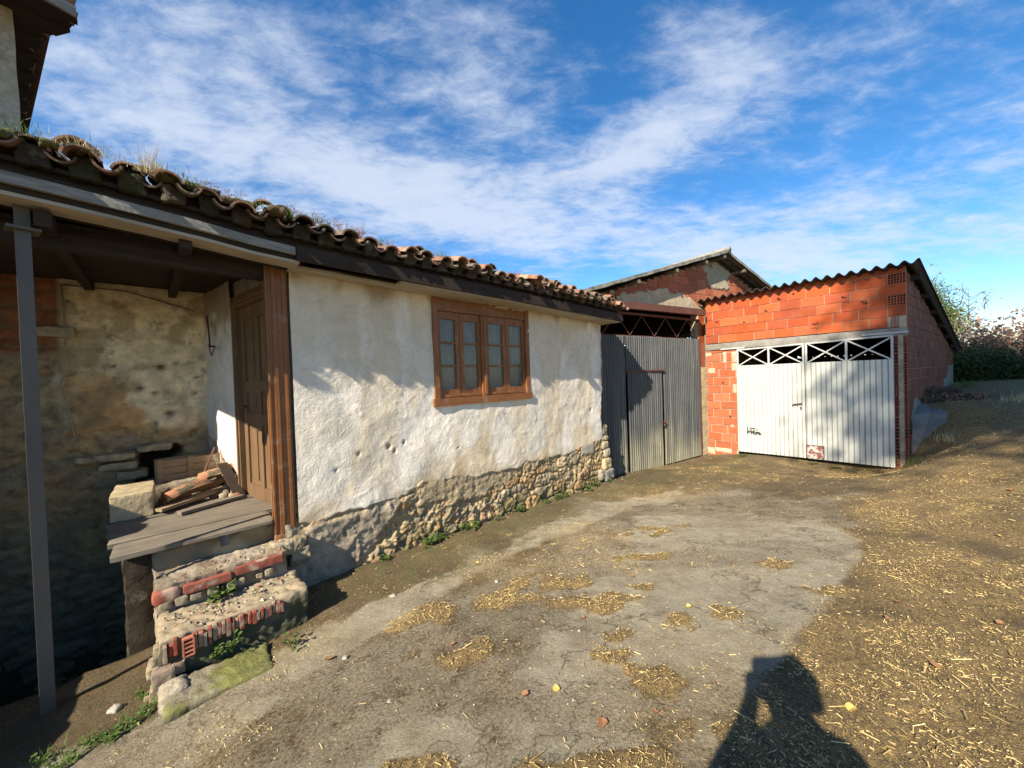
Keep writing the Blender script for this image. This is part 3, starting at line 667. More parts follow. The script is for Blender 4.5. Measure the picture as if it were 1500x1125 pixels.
# ------------------------------------------------------------------ ENTRANCE STEPS
steps=empty('entrance_steps',H0,R(43.2));tag(steps,'crumbling brick and cement entrance steps below the porch landing','steps')
mb=MB();xs=-1.30
for i,(y0,y1,xa,xb,dz) in enumerate([(-.035,.30,-1.26,-.20,0),(.305,.62,-1.30,-.12,.006),(.625,.95,-1.33,-.16,-.004),(.955,1.3,-1.36,-.22,.004),(1.305,1.75,-1.38,-.30,0)]):
    mb=MB();rough_block(mb,xa,xb,y0,y1,.305+dz,.352+dz,.03,.006,.015,(.5,.5,.5),i+3);mb.build('landing_board',MWG,steps,smooth=True)
mb=MB();rough_block(mb,-.86,-.22,-.06,.0,.315,.345,.03,.008,.02,(.5,.5,.5),33);mb.build('landing_board',MWG,steps,smooth=True)
mb=MB();mb.box(-.60,-.54,-.012,.02,.21,.30,(1,1,1));mb.build('metal_bracket',MGAL,steps)
def colf_cem(base,alt,fr=5,seed=3,th=(.45,.6)):
    def f(P):
        n=fbm(P[:,0]*fr+P[:,2]*3,P[:,1]*fr+P[:,2]*fr,seed,4)
        return lerp(np.array(base),np.array(alt),sstep(th[0],th[1],n)[:,None])
    return f
mb=MB();rough_block(mb,-1.03,-.12,.04,2.3,-2.2,.31,.03,.03,.05,colf=colf_cem((.34,.27,.17),(.25,.18,.10)),seed=4,freq=5)
mb.build('support_wall',MCEM,steps,smooth=True)
mb=MB();rough_block(mb,-1.20,-1.02,.12,2.2,-2.2,.30,.05,.03,.03,(.045,.034,.024),77);mb.build('support_pier',MSTONE,steps,smooth=True)
# upper step
mb=MB();rough_block(mb,-1.02,-.16,-.30,.15,-.75,.125,.014,.022,.012,colf=colf_cem((.31,.26,.19),(.23,.17,.11)),seed=9,freq=10)
mb.build('upper_step',MCEM,steps,smooth=True)
def hollow_end(mb,x0,x1,z0,z1,yf,nx,nz,col=(.42,.15,.09),w=.009,depth=.06,axis='y'):
    """end of a hollow clay brick: thin walls round shallow cells, backs painted dark as shade. yf = plane of the face, cells go to +depth"""
    def bx(a,b,c,d,y0,y1,cc):
        if axis=='y': mb.box(a,b,y0,y1,c,d,cc)
        else: mb.box(min(y0,y1),max(y0,y1),a,b,c,d,cc)
    s=1 if depth>0 else -1
    bx(x0,x1,z0,z1,min(yf+depth,yf+depth*.8),max(yf+depth,yf+depth*.8),(.05,.025,.02))  # near-black back stands in for the shade deep in the cell
    for i in range(nx+1):
        x=x0+(x1-x0)*i/nx;bx(x-w/2,x+w/2,z0,z1,min(yf,yf+depth*.8),max(yf,yf+depth*.8),np.array(col)*random.uniform(.8,1.1))
    for i in range(nz+1):
        z=z0+(z1-z0)*i/nz;bx(x0,x1,z-w/2,z+w/2,min(yf+.001,yf+depth*.8),max(yf+.001,yf+depth*.8),np.array(col)*random.uniform(.8,1.1))
RB=(.27,.080,.052)
for (a,b) in [(-.86,-.565),(-.535,-.20)]:
    mb=MB();rough_block(mb,a,b,-.345,-.25,.025+(b+.6)*.06,.088+(b+.6)*.06,.012,.007,.004,colf=colf_cem(RB,(.40,.30,.22),12,5,(.55,.68)),seed=int(-a*100));mb.build('brick',MBRICK,steps,smooth=True)
mb=MB();rough_block(mb,-1.03,-.88,-.34,-.2,.0,.10,.02,.012,.03,colf=colf_cem(RB,(.38,.27,.2),12,8),seed=2)
mb.build('broken_brick',MBRICK,steps,smooth=True)
mb=MB()
for k in range(8):
    a=-1.01+k*.10+random.uniform(-.02,.02);rough_block(mb,a,a+random.uniform(.04,.08),-.345,-.28,-.035,.005+random.uniform(0,.015),.010,.012,.006,(.32,.26,.17),k)
mb.build('mortar_lumps',MCEM,steps,smooth=True)
# lower step
mb=MB()
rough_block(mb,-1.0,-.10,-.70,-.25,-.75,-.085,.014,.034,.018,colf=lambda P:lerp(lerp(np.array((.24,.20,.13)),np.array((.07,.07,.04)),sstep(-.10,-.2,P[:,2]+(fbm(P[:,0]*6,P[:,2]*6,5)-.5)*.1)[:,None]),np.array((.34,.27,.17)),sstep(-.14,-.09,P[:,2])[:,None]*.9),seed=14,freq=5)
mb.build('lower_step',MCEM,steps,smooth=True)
mb=MB()
for k in range(9):
    a=-.98+k*.078
    if k in(1,): continue
    w_=.06
    for q in range(3):
        aa=a+q*.026;rough_block(mb,aa,aa+.020+.006*(q%2),-.742+random.uniform(0,.02),-.66,-.215+random.uniform(-.015,.02)+k*.005,-.095+random.uniform(-.03,.008),.010,.006,.003,colf=colf_cem((.27,.075,.05) if (k+q)%4 else (.34,.27,.19),(.30,.20,.14),16,k,(.5,.64)),seed=40+k*3+q)
mb.build('brick_row',MBRICK,steps,smooth=True)
mb=MB();hollow_end(mb,-.88,-.825,-.215,-.10,-.772,1,4,(.46,.17,.10),.010,.05);mb.build('hollow_brick',MBRICK,steps)
mb=MB()
for k in range(16):
    a=random.uniform(-1.05,-.90);z=random.uniform(-.5,-.15);y=random.uniform(-.75,-.45);r=random.uniform(.03,.055)
    rough_block(mb,a-r,a+r,y-r,y+r,z-r,z+r,.012,.02,.010,random.choice([(.38,.31,.20),(.32,.26,.17),(.27,.21,.15)]),k)
mb.build('rubble_edge',MSTONE,steps,smooth=True)
mb=MB()
for k in range(10):
    a=random.uniform(-.30,.02);z=random.uniform(-.12,.12);r=random.uniform(.04,.08)
    rough_block(mb,a-r,a+r,-.12-r*.6,-.02+r*.3,z-r*.8,z+r*.8,.012,.026,.014,random.choice([(.36,.30,.19),(.30,.24,.15),(.38,.31,.21)]),k+60)
mb.build('rubble_below_post',MSTONE,steps,smooth=True)
mb=MB()
for k in range(420):
    if k%3: x=random.uniform(-.98,-.14);y=random.uniform(-.66,-.36);z=-.088+(.012 if y>-.5 else 0)
    else: x=random.uniform(-1.0,-.2);y=random.uniform(-.27,-.04);z=.122
    r=random.choice([.004,.006,.009,.014,.02]);T=[Vector((r,0,0)),Vector((-.5*r,.8*r,0)),Vector((-.5*r,-.8*r,r*.2)),Vector((0,.1*r,random.uniform(.5,1.1)*r))];M_=Matrix.Rotation(random.uniform(0,6),3,'Z')
    mb.add([M_@v+Vector((x,y,z)) for v in T],[(0,1,3),(1,2,3),(2,0,3)],random.choice([(.42,.36,.25),(.30,.24,.16),(.5,.45,.34),(.30,.11,.07),(.22,.17,.11)]))
mb.build('crumbs',MSTONE,steps)
# mossy slab in front
def moss_col(P):
    n=fbm(P[:,0]*7,P[:,1]*7+P[:,2]*9,15,4)
    c=lerp(np.array((.27,.235,.15)),np.array((.185,.185,.06)),sstep(.42,.58,n+.12*(P[:,0]>-.72)-.15*(P[:,0]<-.78))[:,None])
    return lerp(c,np.array((.09,.085,.055)),sstep(-.34,-.40,P[:,2])[:,None])
mb=MB();rough_block(mb,-.93,-.36,-1.12,-.78,-.52,-.340,.018,.02,.03,colf=moss_col,seed=24,freq=6,M=Matrix.Rotation(R(-3),4,'Z'))
rough_block(mb,-1.0,-.86,-.93,-.74,-.5,-.32,.02,.025,.04,(.38,.33,.24),seed=26)
sthing(mb,'mossy_stone_slab',MSTONE,'flat mossy stone slab lying at the foot of the brick steps','stone slab',smooth=True)
# ------------------------------------------------------------------ PORCH THINGS
mb=MB();rough_block(mb,-1.33,-1.03,1.0,1.62,.36,.60,.02,.014,.012,(.42,.34,.21),51)
sthing(mb,'rubble_block',MCEM,'low cement plastered block standing on the left of the porch landing','block',smooth=True)
t=hthing('wooden_crate','slatted wooden crate standing against the back wall of the porch','crate',-.72,1.95,.52,R(3))
mb=MB()
for k in range(3): mb.box(-.30,.30,-.12,-.108,k*.085,k*.085+.078)
mb.build('front_slats',MWC,t)
mb=MB()
for k in range(3): mb.box(-.30,.30,.108,.12,k*.085,k*.085+.078)
mb.build('back_slats',MWC,t)
for x in(-.27,-.0,.27):
    mb=MB();mb.box(x-.025,x+.025,-.132,-.121,-.005,.26);mb.build('batten',MWC,t)
mb=MB();mb.box(-.312,-.30,-.12,.12,0,.25);mb.build('end_board',MWC,t)
mb=MB();mb.box(.30,.312,-.12,.12,0,.25);mb.build('end_board',MWC,t)
mb=MB();mb.box(-.298,.298,-.107,.107,0,.01);mb.build('base_board',MWC,t)
mb=MB();rough_block(mb,-1.12,-.42,1.72,2.28,.34,.515,.04,.03,.04,(.30,.25,.18),71)
sthing(mb,'rubble_heap',MSTONE,'heap of stones and dust under the wooden crate in the porch','rubble',smooth=True)
# boards and broken things
PLK=[((-1.0,.98,.40),(-.42,1.36,.43),.10,.03,MWC,'pale broken board lying across the porch debris','board'),
 ((-.98,1.18,.44),(-.40,1.60,.49),.07,.05,MWB,'brown square timber lying across the porch debris','timber'),
 ((-.95,1.42,.46),(-.38,1.72,.56),.12,.02,MWC,'thin pale board on top of the porch debris','board'),
 ((-.85,.80,.375),(-.32,1.0,.38),.09,.03,MWG,'short grey plank lying on the landing near the door','plank'),
 ((-.62,1.62,.55),(-.48,1.80,.86),.015,.015,MRUST,'thin bent rusty rod sticking up beside the crate','rod'),
 ((-.36,1.22,.36),(-.50,1.70,.78),.03,.012,MWG,'narrow grey lath leaning against the white porch wall','lath'),
 ((-.33,1.02,.36),(-.44,1.46,.70),.10,.012,MWD,'dark plank leaning against the white porch wall','plank')]
for i,(a,b,w,hh_,m_,lb,ct) in enumerate(PLK):
    mb=MB();mb.bar(a,b,w,hh_);sthing(mb,'loose_'+ct,m_,lb,ct)
def tilething(x,y,z,rz,rx,lb,c):
    mb=MB();tile(mb,0,0,0,True,.085,.07,.36,c)
    o=mb.build('loose_roof_tile',MTILE);o.matrix_world=HM@Matrix.Translation((x,y,z))@Matrix.Rotation(rz,4,'Z')@Matrix.Rotation(rx,4,'X');tag(o,lb,'roof tile')
tilething(-.95,1.12,.44,R(-70),R(5),'orange roof tile lying on its back in the porch debris nearest the block',(.42,.20,.11))
tilething(-.66,1.55,.52,R(-100),R(0),'orange roof tile behind the brown timber in the porch debris',(.45,.22,.12))
tilething(-.93,1.35,.42,R(-40),R(-20),'dark red roof tile leaning against the plastered block in the porch',(.30,.12,.07))
# rubble crumbs at the door foot
mb=MB()
for k in range(26):
    s=random.uniform(1.05,1.55);p=SP(s,random.uniform(.02,.28),.36);r=random.uniform(.012,.04)
    z=.37+random.uniform(0,.10)*(r<.03)
    rough_block(mb,p[0]-r,p[0]+r,p[1]-r,p[1]+r,z-r,z+r,.02,.012,.02,random.choice([(.42,.36,.26),(.40,.19,.11),(.30,.24,.17)]),k)
sthing(mb,'plaster_rubble',MSTONE,'small crumbs of plaster and brick fallen at the foot of the door','rubble',smooth=True)
mb=MB();mb.tube([(-1.70,2.24,2.80),(-1.69,2.24,2.2),(-1.73,2.23,1.7),(-1.66,2.22,1.1),(-1.70,2.2,1.0),(-1.85,2.2,.95),(-2.1,2.2,.97)],.009,(.35,.30,.2),6);mb.tube([(-1.70,2.24,2.80),(-1.2,2.24,2.79),(-.6,2.25,2.62)],.008,(.2,.16,.1),6)
sthing(mb,'electric_cable',mat_attr('cable_sheath',.2,5,.001,20,.6),'thin pale cable hanging down the back wall of the porch','cable',smooth=True)
# support pole
mb=MB();M=HM@Matrix.Translation((-1.545,-.21,0))@Matrix.Rotation(R(14),4,'Z')
mb.box(-.030,.030,-.026,.026,-.75,2.84);mb.box(-.036,-.030,-.026,-.016,-.75,2.84);mb.box(-.07,.07,-.07,.07,2.66,2.675)
pole=mb.build('steel_pole',MPOST);pole.matrix_world=M;tag(pole,'grey square steel pole with green algae holding up the porch eaves','pole')
# low garden wall out of the frame on the left
mb=MB();M=HM
rough_block(mb,-3.1,-2.45,-1.25,2.2,-.9,.32,.06,.04,.06,(.36,.31,.22),5,freq=4)
sthing(mb,'low_stone_wall',MSTONE,'low stone wall running out beside the left end of the porch','wall',smooth=True)
# ------------------------------------------------------------------ TALL HOUSE behind, top left
def wpos(az,m,lat): a=R(az);return Vector((math.sin(a)*m+math.cos(a)*lat,math.cos(a)*m-math.sin(a)*lat,0))
TH=empty('tall_house',wpos(-54.4,7.2,.27),R(90-35.6));tag(TH,'tall pale plastered house rising behind the left end of the tiled roof','house')
# local x = az 35.6 (right), y = away (az -54.4)
mb=MB()
Xg,Zg=np.meshgrid(np.arange(-7,.001,.1),np.arange(-.8,6.71,.1))
lean=(Zg-5)*-.012
hh=(fbm(Xg*1.2,Zg*1.2,3)-.5)*.06
cc=lerp(np.array((.52,.43,.32)),np.array((.42,.42,.36)),sstep(.4,.6,fbm(Xg*.9,Zg*.7,21,4)-(Zg-5.4)*.06)[...,None])
cc=lerp(cc,np.array((.34,.36,.26)),sstep(.3,.0,-Xg)[...,None]*.6)
mb.grid(Xg+lean+np.where(Xg>-.01,.003*np.sin(Zg*9),0),hh-.02,Zg,cc)
mb.build('front_wall',MSTONE,TH,smooth=True)
mb=MB();mb.box(-7,-.03,.05,7,-.8,6.68,(.36,.32,.26));mb.build('wall_core',MCEM,TH)
ze=6.10
mb=MB()   # eaves soffit, stepped tile edge along the side
def pk(px,py,z):   # eave outline points on the horizontal plane z
    return z
EV=[(.40,-.55),(.44,-.30),(.40,-.1),(.30,.12),(.20,.35),(.17,.8),(.16,2.0),(.16,4.5),(.16,7.5)]
EV2=[]
for i,(a,b) in enumerate(zip(EV[:-1],EV[1:])):
    L_=math.dist(a,b);n_=max(1,int(L_/.22))
    for k in range(n_):
        t0=k/n_;t1=(k+1)/n_;j=random.uniform(-.012,.02)
        EV2+=[(lerp(a[0],b[0],t0)+j,lerp(a[1],b[1],t0)),(lerp(a[0],b[0],t1)+j,lerp(a[1],b[1],t1)-.01)]
vb=[];nE=len(EV2)
for z in(ze,ze+.05):
    vb+=[(x,y,z+.02*((i//2)%2)) for i,(x,y) in enumerate(EV2)]+[(-7.5,y,z) for x,y in EV2]
fs=[]
for i in range(nE-1):
    a=i;b=i+1;c=nE+i+1;d=nE+i;o=2*nE
    fs+=[(a,d,c,b),(o+a,o+b,o+c,o+d),(a,b,o+b,o+a)]
fs+=[(0,2*nE,3*nE,nE)]
mb.add(vb,fs,(.09,.07,.055));mb.build('eaves',MWD,TH)
mb=MB()
for k in range(34):
    y=-.5+k*.235;x=np.interp(y,[p[1] for p in EV],[p[0] for p in EV])
    mb.tube([(x+random.uniform(0,.03),y,ze+.09),(x-1.3,y,ze+.42)],.085,np.array(random.choice(TP))*.6,8)
mb.add([(.3,-.5,ze+.08),(-3.5,-.5,ze+1.3),(-3.5,7.5,ze+1.3),(.1,7.5,ze+.08)],[(0,3,2,1)],(.2,.12,.08))
mb.build('roof_tiles',MTILE,TH,smooth=True)
mb=MB();mb.bar((.42,-.58,ze-.03),(-1.2,-.72,ze+.02),.03,.12);mb.build('fascia_board',MWW,TH)
# ------------------------------------------------------------------ BRICKWORK
BP=[(.47,.098,.030),(.52,.115,.036),(.42,.085,.030),(.54,.14,.048),(.40,.09,.038),(.48,.12,.045)]
def brickwork(mb,mm,x0,x1,z0,ztop,inside,axis='y',yf=0,bl=.41,bh=.205,gap=.012,out=-1,cols=BP,seed=0,dark=1.0,rag=0):
    """real bricks laid in courses on plane y=yf facing out; inside(x,z)->bool for brick centres; ztop(x)->top"""
    r=random.Random(seed);k=0;z=z0
    while z<max(ztop(x0),ztop(x1),ztop((x0+x1)/2)):
        x=x0-(bl*(.5 if k%2 else 0)+r.uniform(0,.06));
        while x<x1:
            l=bl*r.choice([1,1,1,.97,.82]);a=max(x,x0);b=min(x+l,x1);x+=l
            if b-a<.05: continue
            za=z;zb=z+bh
            t=min(ztop(a),ztop(b))
            if za>t-.03: continue
            zb=min(zb,t)
            cx,cz=(a+b)/2,(za+zb)/2
            segs=inside(a,b,za,zb)
            for (a2,b2) in segs:
                if b2-a2<.04: continue
                jx=r.uniform(-.004,.004);p=r.uniform(-.004,.006);tl=r.uniform(-.003,.003)
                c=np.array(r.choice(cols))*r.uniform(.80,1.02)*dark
                y0,y1=(yf-.012-p,yf+.05)
                v=np.array([(xx,yy,zz) for xx in(a2+gap/2+jx,b2-gap/2+jx) for yy in(y0,y1) for zz in(za+gap/2,zb-gap/2)])
                v[[4,5],2]+=tl*2;v[[0,1],2]-=tl
                if axis=='x': v=v[:,[1,0,2]]*np.array([-1,1,1])
                mb.add(v,[(0,1,3,2),(4,6,7,5),(0,4,5,1),(2,3,7,6),(0,2,6,4),(1,5,7,3)] ,c)
        z+=bh;k+=1
def corrug(mb,x0,x1,z0f,z1f,pitch,amp,y=0,prof='sin',th=.0,col=(.5,.5,.5),nz=2,seed=0):
    step=pitch/(8 if prof=='sin' else 14);xs=np.arange(x0,x1+step/2,step);zt=np.linspace(0,1,nz)
    X,T=np.meshgrid(xs,zt);ph=X/pitch*2*PI
    if prof=='sin': yy=np.sin(ph)*amp
    else:
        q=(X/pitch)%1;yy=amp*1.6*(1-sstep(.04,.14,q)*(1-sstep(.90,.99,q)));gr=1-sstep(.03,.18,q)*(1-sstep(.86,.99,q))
    Z0=np.array([z0f(x) for x in xs]);Z1=np.array([z1f(x) for x in xs]);Z=Z0*(1-T)+Z1*T
    dent=(fbm(X*2,Z*1.2,seed,3)-.5)*.03
    if prof=='sin':
        C=np.ones(X.shape+(3,))*(.72+.28*np.sin(ph+PI)[...,None]*-1);C=lerp(C,np.array((1.55,1.38,1.0))*1.25,(sstep(.35,-.55,Z+(fbm(X*2,Z*1.3,seed+40)-.5)*1.3)*.85)[...,None])  # wave-phase tint paints the corrugation shading; tan splash at the foot is dirt
    else: C=lerp(np.ones(X.shape+(3,)),np.array((.50,.49,.45)),gr[...,None]*.75)  # grooves darkened to paint their shading along with grime
    mb.grid(X,y+yy+dent,Z,C)
# ------------------------------------------------------------------ GARAGE
G0=(7.482,6.977,0)
gar=empty('brick_garage',G0,R(-52));tag(gar,'orange hollow brick garage with white corrugated double doors and dark wavy roof','garage')
GW=3.68;DX0,DX1=-2.93,-.18
topz=lambda x: 3.44+.0*x
lint0=lambda x: np.interp(x,[-3.7,0],[2.145,2.205]);lint1=lambda x: np.interp(x,[-3.7,0],[2.30,2.33])
mb=MB()
brickwork(mb,None,-GW,-.005,2.335,lambda x:3.475,lambda a,b,za,zb:[(a,b)] if int(round((za-2.335)/.205))%2==1 else [(a,min(b,-.255))],bl=.41,seed=3)
brickwork(mb,None,-GW,DX0-.02,-.62,lambda x:float(lint0(x)),lambda a,b,za,zb:[(a,b)],seed=8,bh=.207,bl=.40,gap=.020,cols=[(.49,.14,.06),(.46,.12,.05),(.43,.13,.06),(.51,.16,.075)])
mb.build('front_brickwork',MBRICK,gar)
mb=MB();mc=(.42,.33,.23)
mb.box(-GW,0-.004,.0,.10,2.335,3.46,mc);mb.box(-GW,DX0-.02,.0,.10,-.8,2.14,mc)
mb.build('mortar_joints',MMORTAR,gar)
# smears of mortar over bricks
mb=MB();r_=random.Random(5)
for (x,z,a,b) in [(-3.55,1.62,.09,.07),(-3.22,1.95,.05,.14),(-2.99,1.7,.08,.10),(-3.0,1.15,.05,.12),(-3.62,2.05,.08,.05),(-3.3,-.45,.2,.06),(-3.6,-.5,.1,.09),(-3.0,1.95,.06,.14),(-3.08,.2,.05,.04)]:
    rough_block(mb,x-a,x+a,-.022,.02,z-b,z+b,.02,.014,.03,r_.choice([(.50,.41,.29),(.46,.38,.26)]),int(a*999)&255,freq=9)
mb.build('mortar_smears',MMORTAR,gar,smooth=True)
mb=MB();r_=random.Random(9)
for (x,z) in [(-.55,2.86),(-.60,2.90),(-1.35,2.56),(-1.37,2.47),(-2.3,3.0),(-3.4,2.9),(-2.0,3.22),(-3.1,.42),(-3.25,1.30),(-1.75,3.28),(-2.75,2.8),(-.9,3.05)]:
    for k in range(3):
        a=x+r_.uniform(-.03,.03);b=z+r_.uniform(-.02,.02);rough_block(mb,a-r_.uniform(.006,.03),a+r_.uniform(.006,.03),-.0235,-.012,b-.008,b+r_.uniform(.006,.03),.01,.003,.005,(.035,.02,.015),k)
mb.build('chip_dark_patches',MBRICK,gar)  # raised near-black flakes stand in for shade inside chipped brick
mb=MB()
for k,(za) in enumerate([2.335,2.745,3.155]):
    mb=MB()
    if k==0: rough_block(mb,-.25,-.01,-.012,.1,za+.008,za+.20,.02,.01,.01,(.42,.37,.29),4);hollow_end(mb,-.20,-.11,za+.02,za+.19,-.032,2,3,(.42,.13,.06),.008,.034)
    else: hollow_end(mb,-.245,-.008,za+.008,za+.198,-.036,6,4,(.46,.14,.065),.009,.040)
    mb.build('hollow_brick_end',MBRICK,gar)
mb=MB()
v=[];
for x in(-GW-.02,.01):
    for y in(-.022,.12):
        for z in(float(lint0(x)),float(lint1(x))): v.append((x,y,z))
mb2=MB();rough_block(mb2,-GW-.02,.015,-.026,.12,2.16,2.325,.04,.012,.015,colf=colf_cem((.30,.28,.24),(.22,.20,.16),3,7),seed=4)
mb2.build('lintel',MCEM,gar,smooth=True)
mb=MB();mb.box(-.62,.02,-.05,-.028,2.215,2.245,(.4,.4,.36));mb.box(-3.3,-2.75,-.05,-.028,2.15,2.18,(.4,.4,.36));mb.build('track_bracket',MWFR,gar)
# corner pillar
mb=MB();rough_block(mb,-.120,-.048,-.030,.14,-.7,2.18,.03,.014,.015,colf=colf_cem((.40,.34,.24),(.30,.26,.19),5,9),seed=6,freq=8)
mb.build('corner_pillar',MCEM,gar,smooth=True)
mb=MB();mb3=MB()
z=-.62
while z<2.1:
    hollow_end(mb,-.178,-.122,z,min(z+.195,2.15),-.034,2 if random.random()<.5 else 1,random.choice([3,4,5]),(.33,.11,.07),.009,.036)
    hollow_end(mb3,-.046,-.002,z+.004,min(z+.199,2.15),-.034,1,random.choice([3,4,5]),(.34,.12,.07),.009,.036)
    z+=.205
mb.build('hollow_brick_column',MBRICK,gar);mb3.build('hollow_brick_column',MBRICK,gar)
# side wall (slightly splayed)
SL=7.8
mb=MB()
ztop_s=lambda y: 3.42-(y)*.182
zg_s=lambda y: np.interp(y,[0,.4,7.8],[-.3,.60,.92])
brickwork(mb,None,0,SL,-.52,ztop_s,lambda a,b,za,zb:[(a,b)] if zb>zg_s((a+b)/2)-.2 else [],axis='x',yf=0,seed=21,bl=.42,dark=.60,cols=[(.46,.15,.08),(.42,.15,.085),(.38,.14,.08),(.44,.18,.10)])  # dark factor paints tree shade into the older, dirtier side brick
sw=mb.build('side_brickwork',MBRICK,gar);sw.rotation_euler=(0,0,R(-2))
mb=MB();mb.box(-.10,.0,0.0,SL,-.9,1.95,mc)
for k in range(26):
    y=k*.3;mb.box(-.10,-.0,y,y+.3,1.95,max(1.96,ztop_s(y+.3)-.0),mc)
sw=mb.build('mortar_joints',MMORTAR,gar);sw.rotation_euler=(0,0,R(-2))
# grey cement skirting smeared on the side wall base
mb=MB()
Yg,Zg=np.meshgrid(np.arange(.15,SL,.04),np.linspace(0,1,22))
gb=np.interp(Yg,[0,.4,7.8],[.3,.55,.85]);tp=gb+.22+.25*sstep(.45,.75,fbm(Yg*1.3,Yg*0,6,3))+.12*(fbm(Yg*5,Yg*0,8)-.5)+.5*sstep(5.8,7.6,Yg)
Zq=lerp(gb-.3,tp,Zg);mb.grid(.020+(fbm(Yg*4,Zq*4,3)-.5)*.02-.03*(Zg>.97),Yg,Zq,lerp(np.array((.34,.31,.25)),np.array((.22,.19,.14)),fbm(Yg*3,Zq*3,5)[...,None]))
sw=mb.build('cement_skirting',MCEM,gar,smooth=True);sw.rotation_euler=(0,0,R(-2))
mb=MB();mb.box(-GW,.25,SL-.1,SL,-.9,2.0,(.3,.2,.15));mb.box(-GW+.0,-GW+.1,.15,SL-.1,-.9,2.0,(.3,.2,.15));mb.build('rear_walls',MCEM,gar)
# roof: big wave fibre cement, falling to the back
mb=MB();pitch=.185
xs=np.arange(-GW-.12,.205+.001,pitch/10);ys=np.array([-.20,1.5,3.0,4.6,6.2,8.05])
RS=math.tan(R(10.2))
for (o_,fl) in((0,False),(-.014,True)):
    X,Y=np.meshgrid(xs,ys);Zr=3.50-(Y+.2)*RS+np.cos(X/pitch*2*PI)*.038+o_+(fbm(X*1.2,Y*.8,4)-.5)*.02
    X2=X+Y*.035
    cc=lerp(np.array((.085,.060,.052)),np.array((.05,.042,.034)),fbm(X*3,Y*3,7)[...,None])
    mb.grid(X2,Y,Zr,cc,flip=fl)
for yy in(ys[0],ys[-1]):
    Za=3.50-(yy+.2)*RS+np.cos(xs/pitch*2*PI)*.038+(fbm(xs*1.2,xs*0+yy*.8,4)-.5)*.02
    mb.grid(np.stack([xs+yy*.035]*2),np.full((2,len(xs)),yy),np.stack([Za-.014,Za]),(.06,.045,.04))
for xx in(xs[-1],):
    Za=3.50-(ys+.2)*RS+np.cos(xx/pitch*2*PI)*.038
    mb.grid(np.stack([xx+ys*.035]*2),np.stack([ys,ys]),np.stack([Za-.016,Za+.004]),(.12,.10,.09))
mb.build('roof_sheets',MFIB,gar,smooth=True)
for y in(.42,1.7,3.0,4.3,5.6,6.9,7.8):
    mb=MB();z=3.50-(y+.2)*RS-.10;mb.box(-GW,.135+y*.035,y-.035,y+.035,z-.05,z+.055,(.2,.19,.17));mb.build('purlin',MWD,gar)
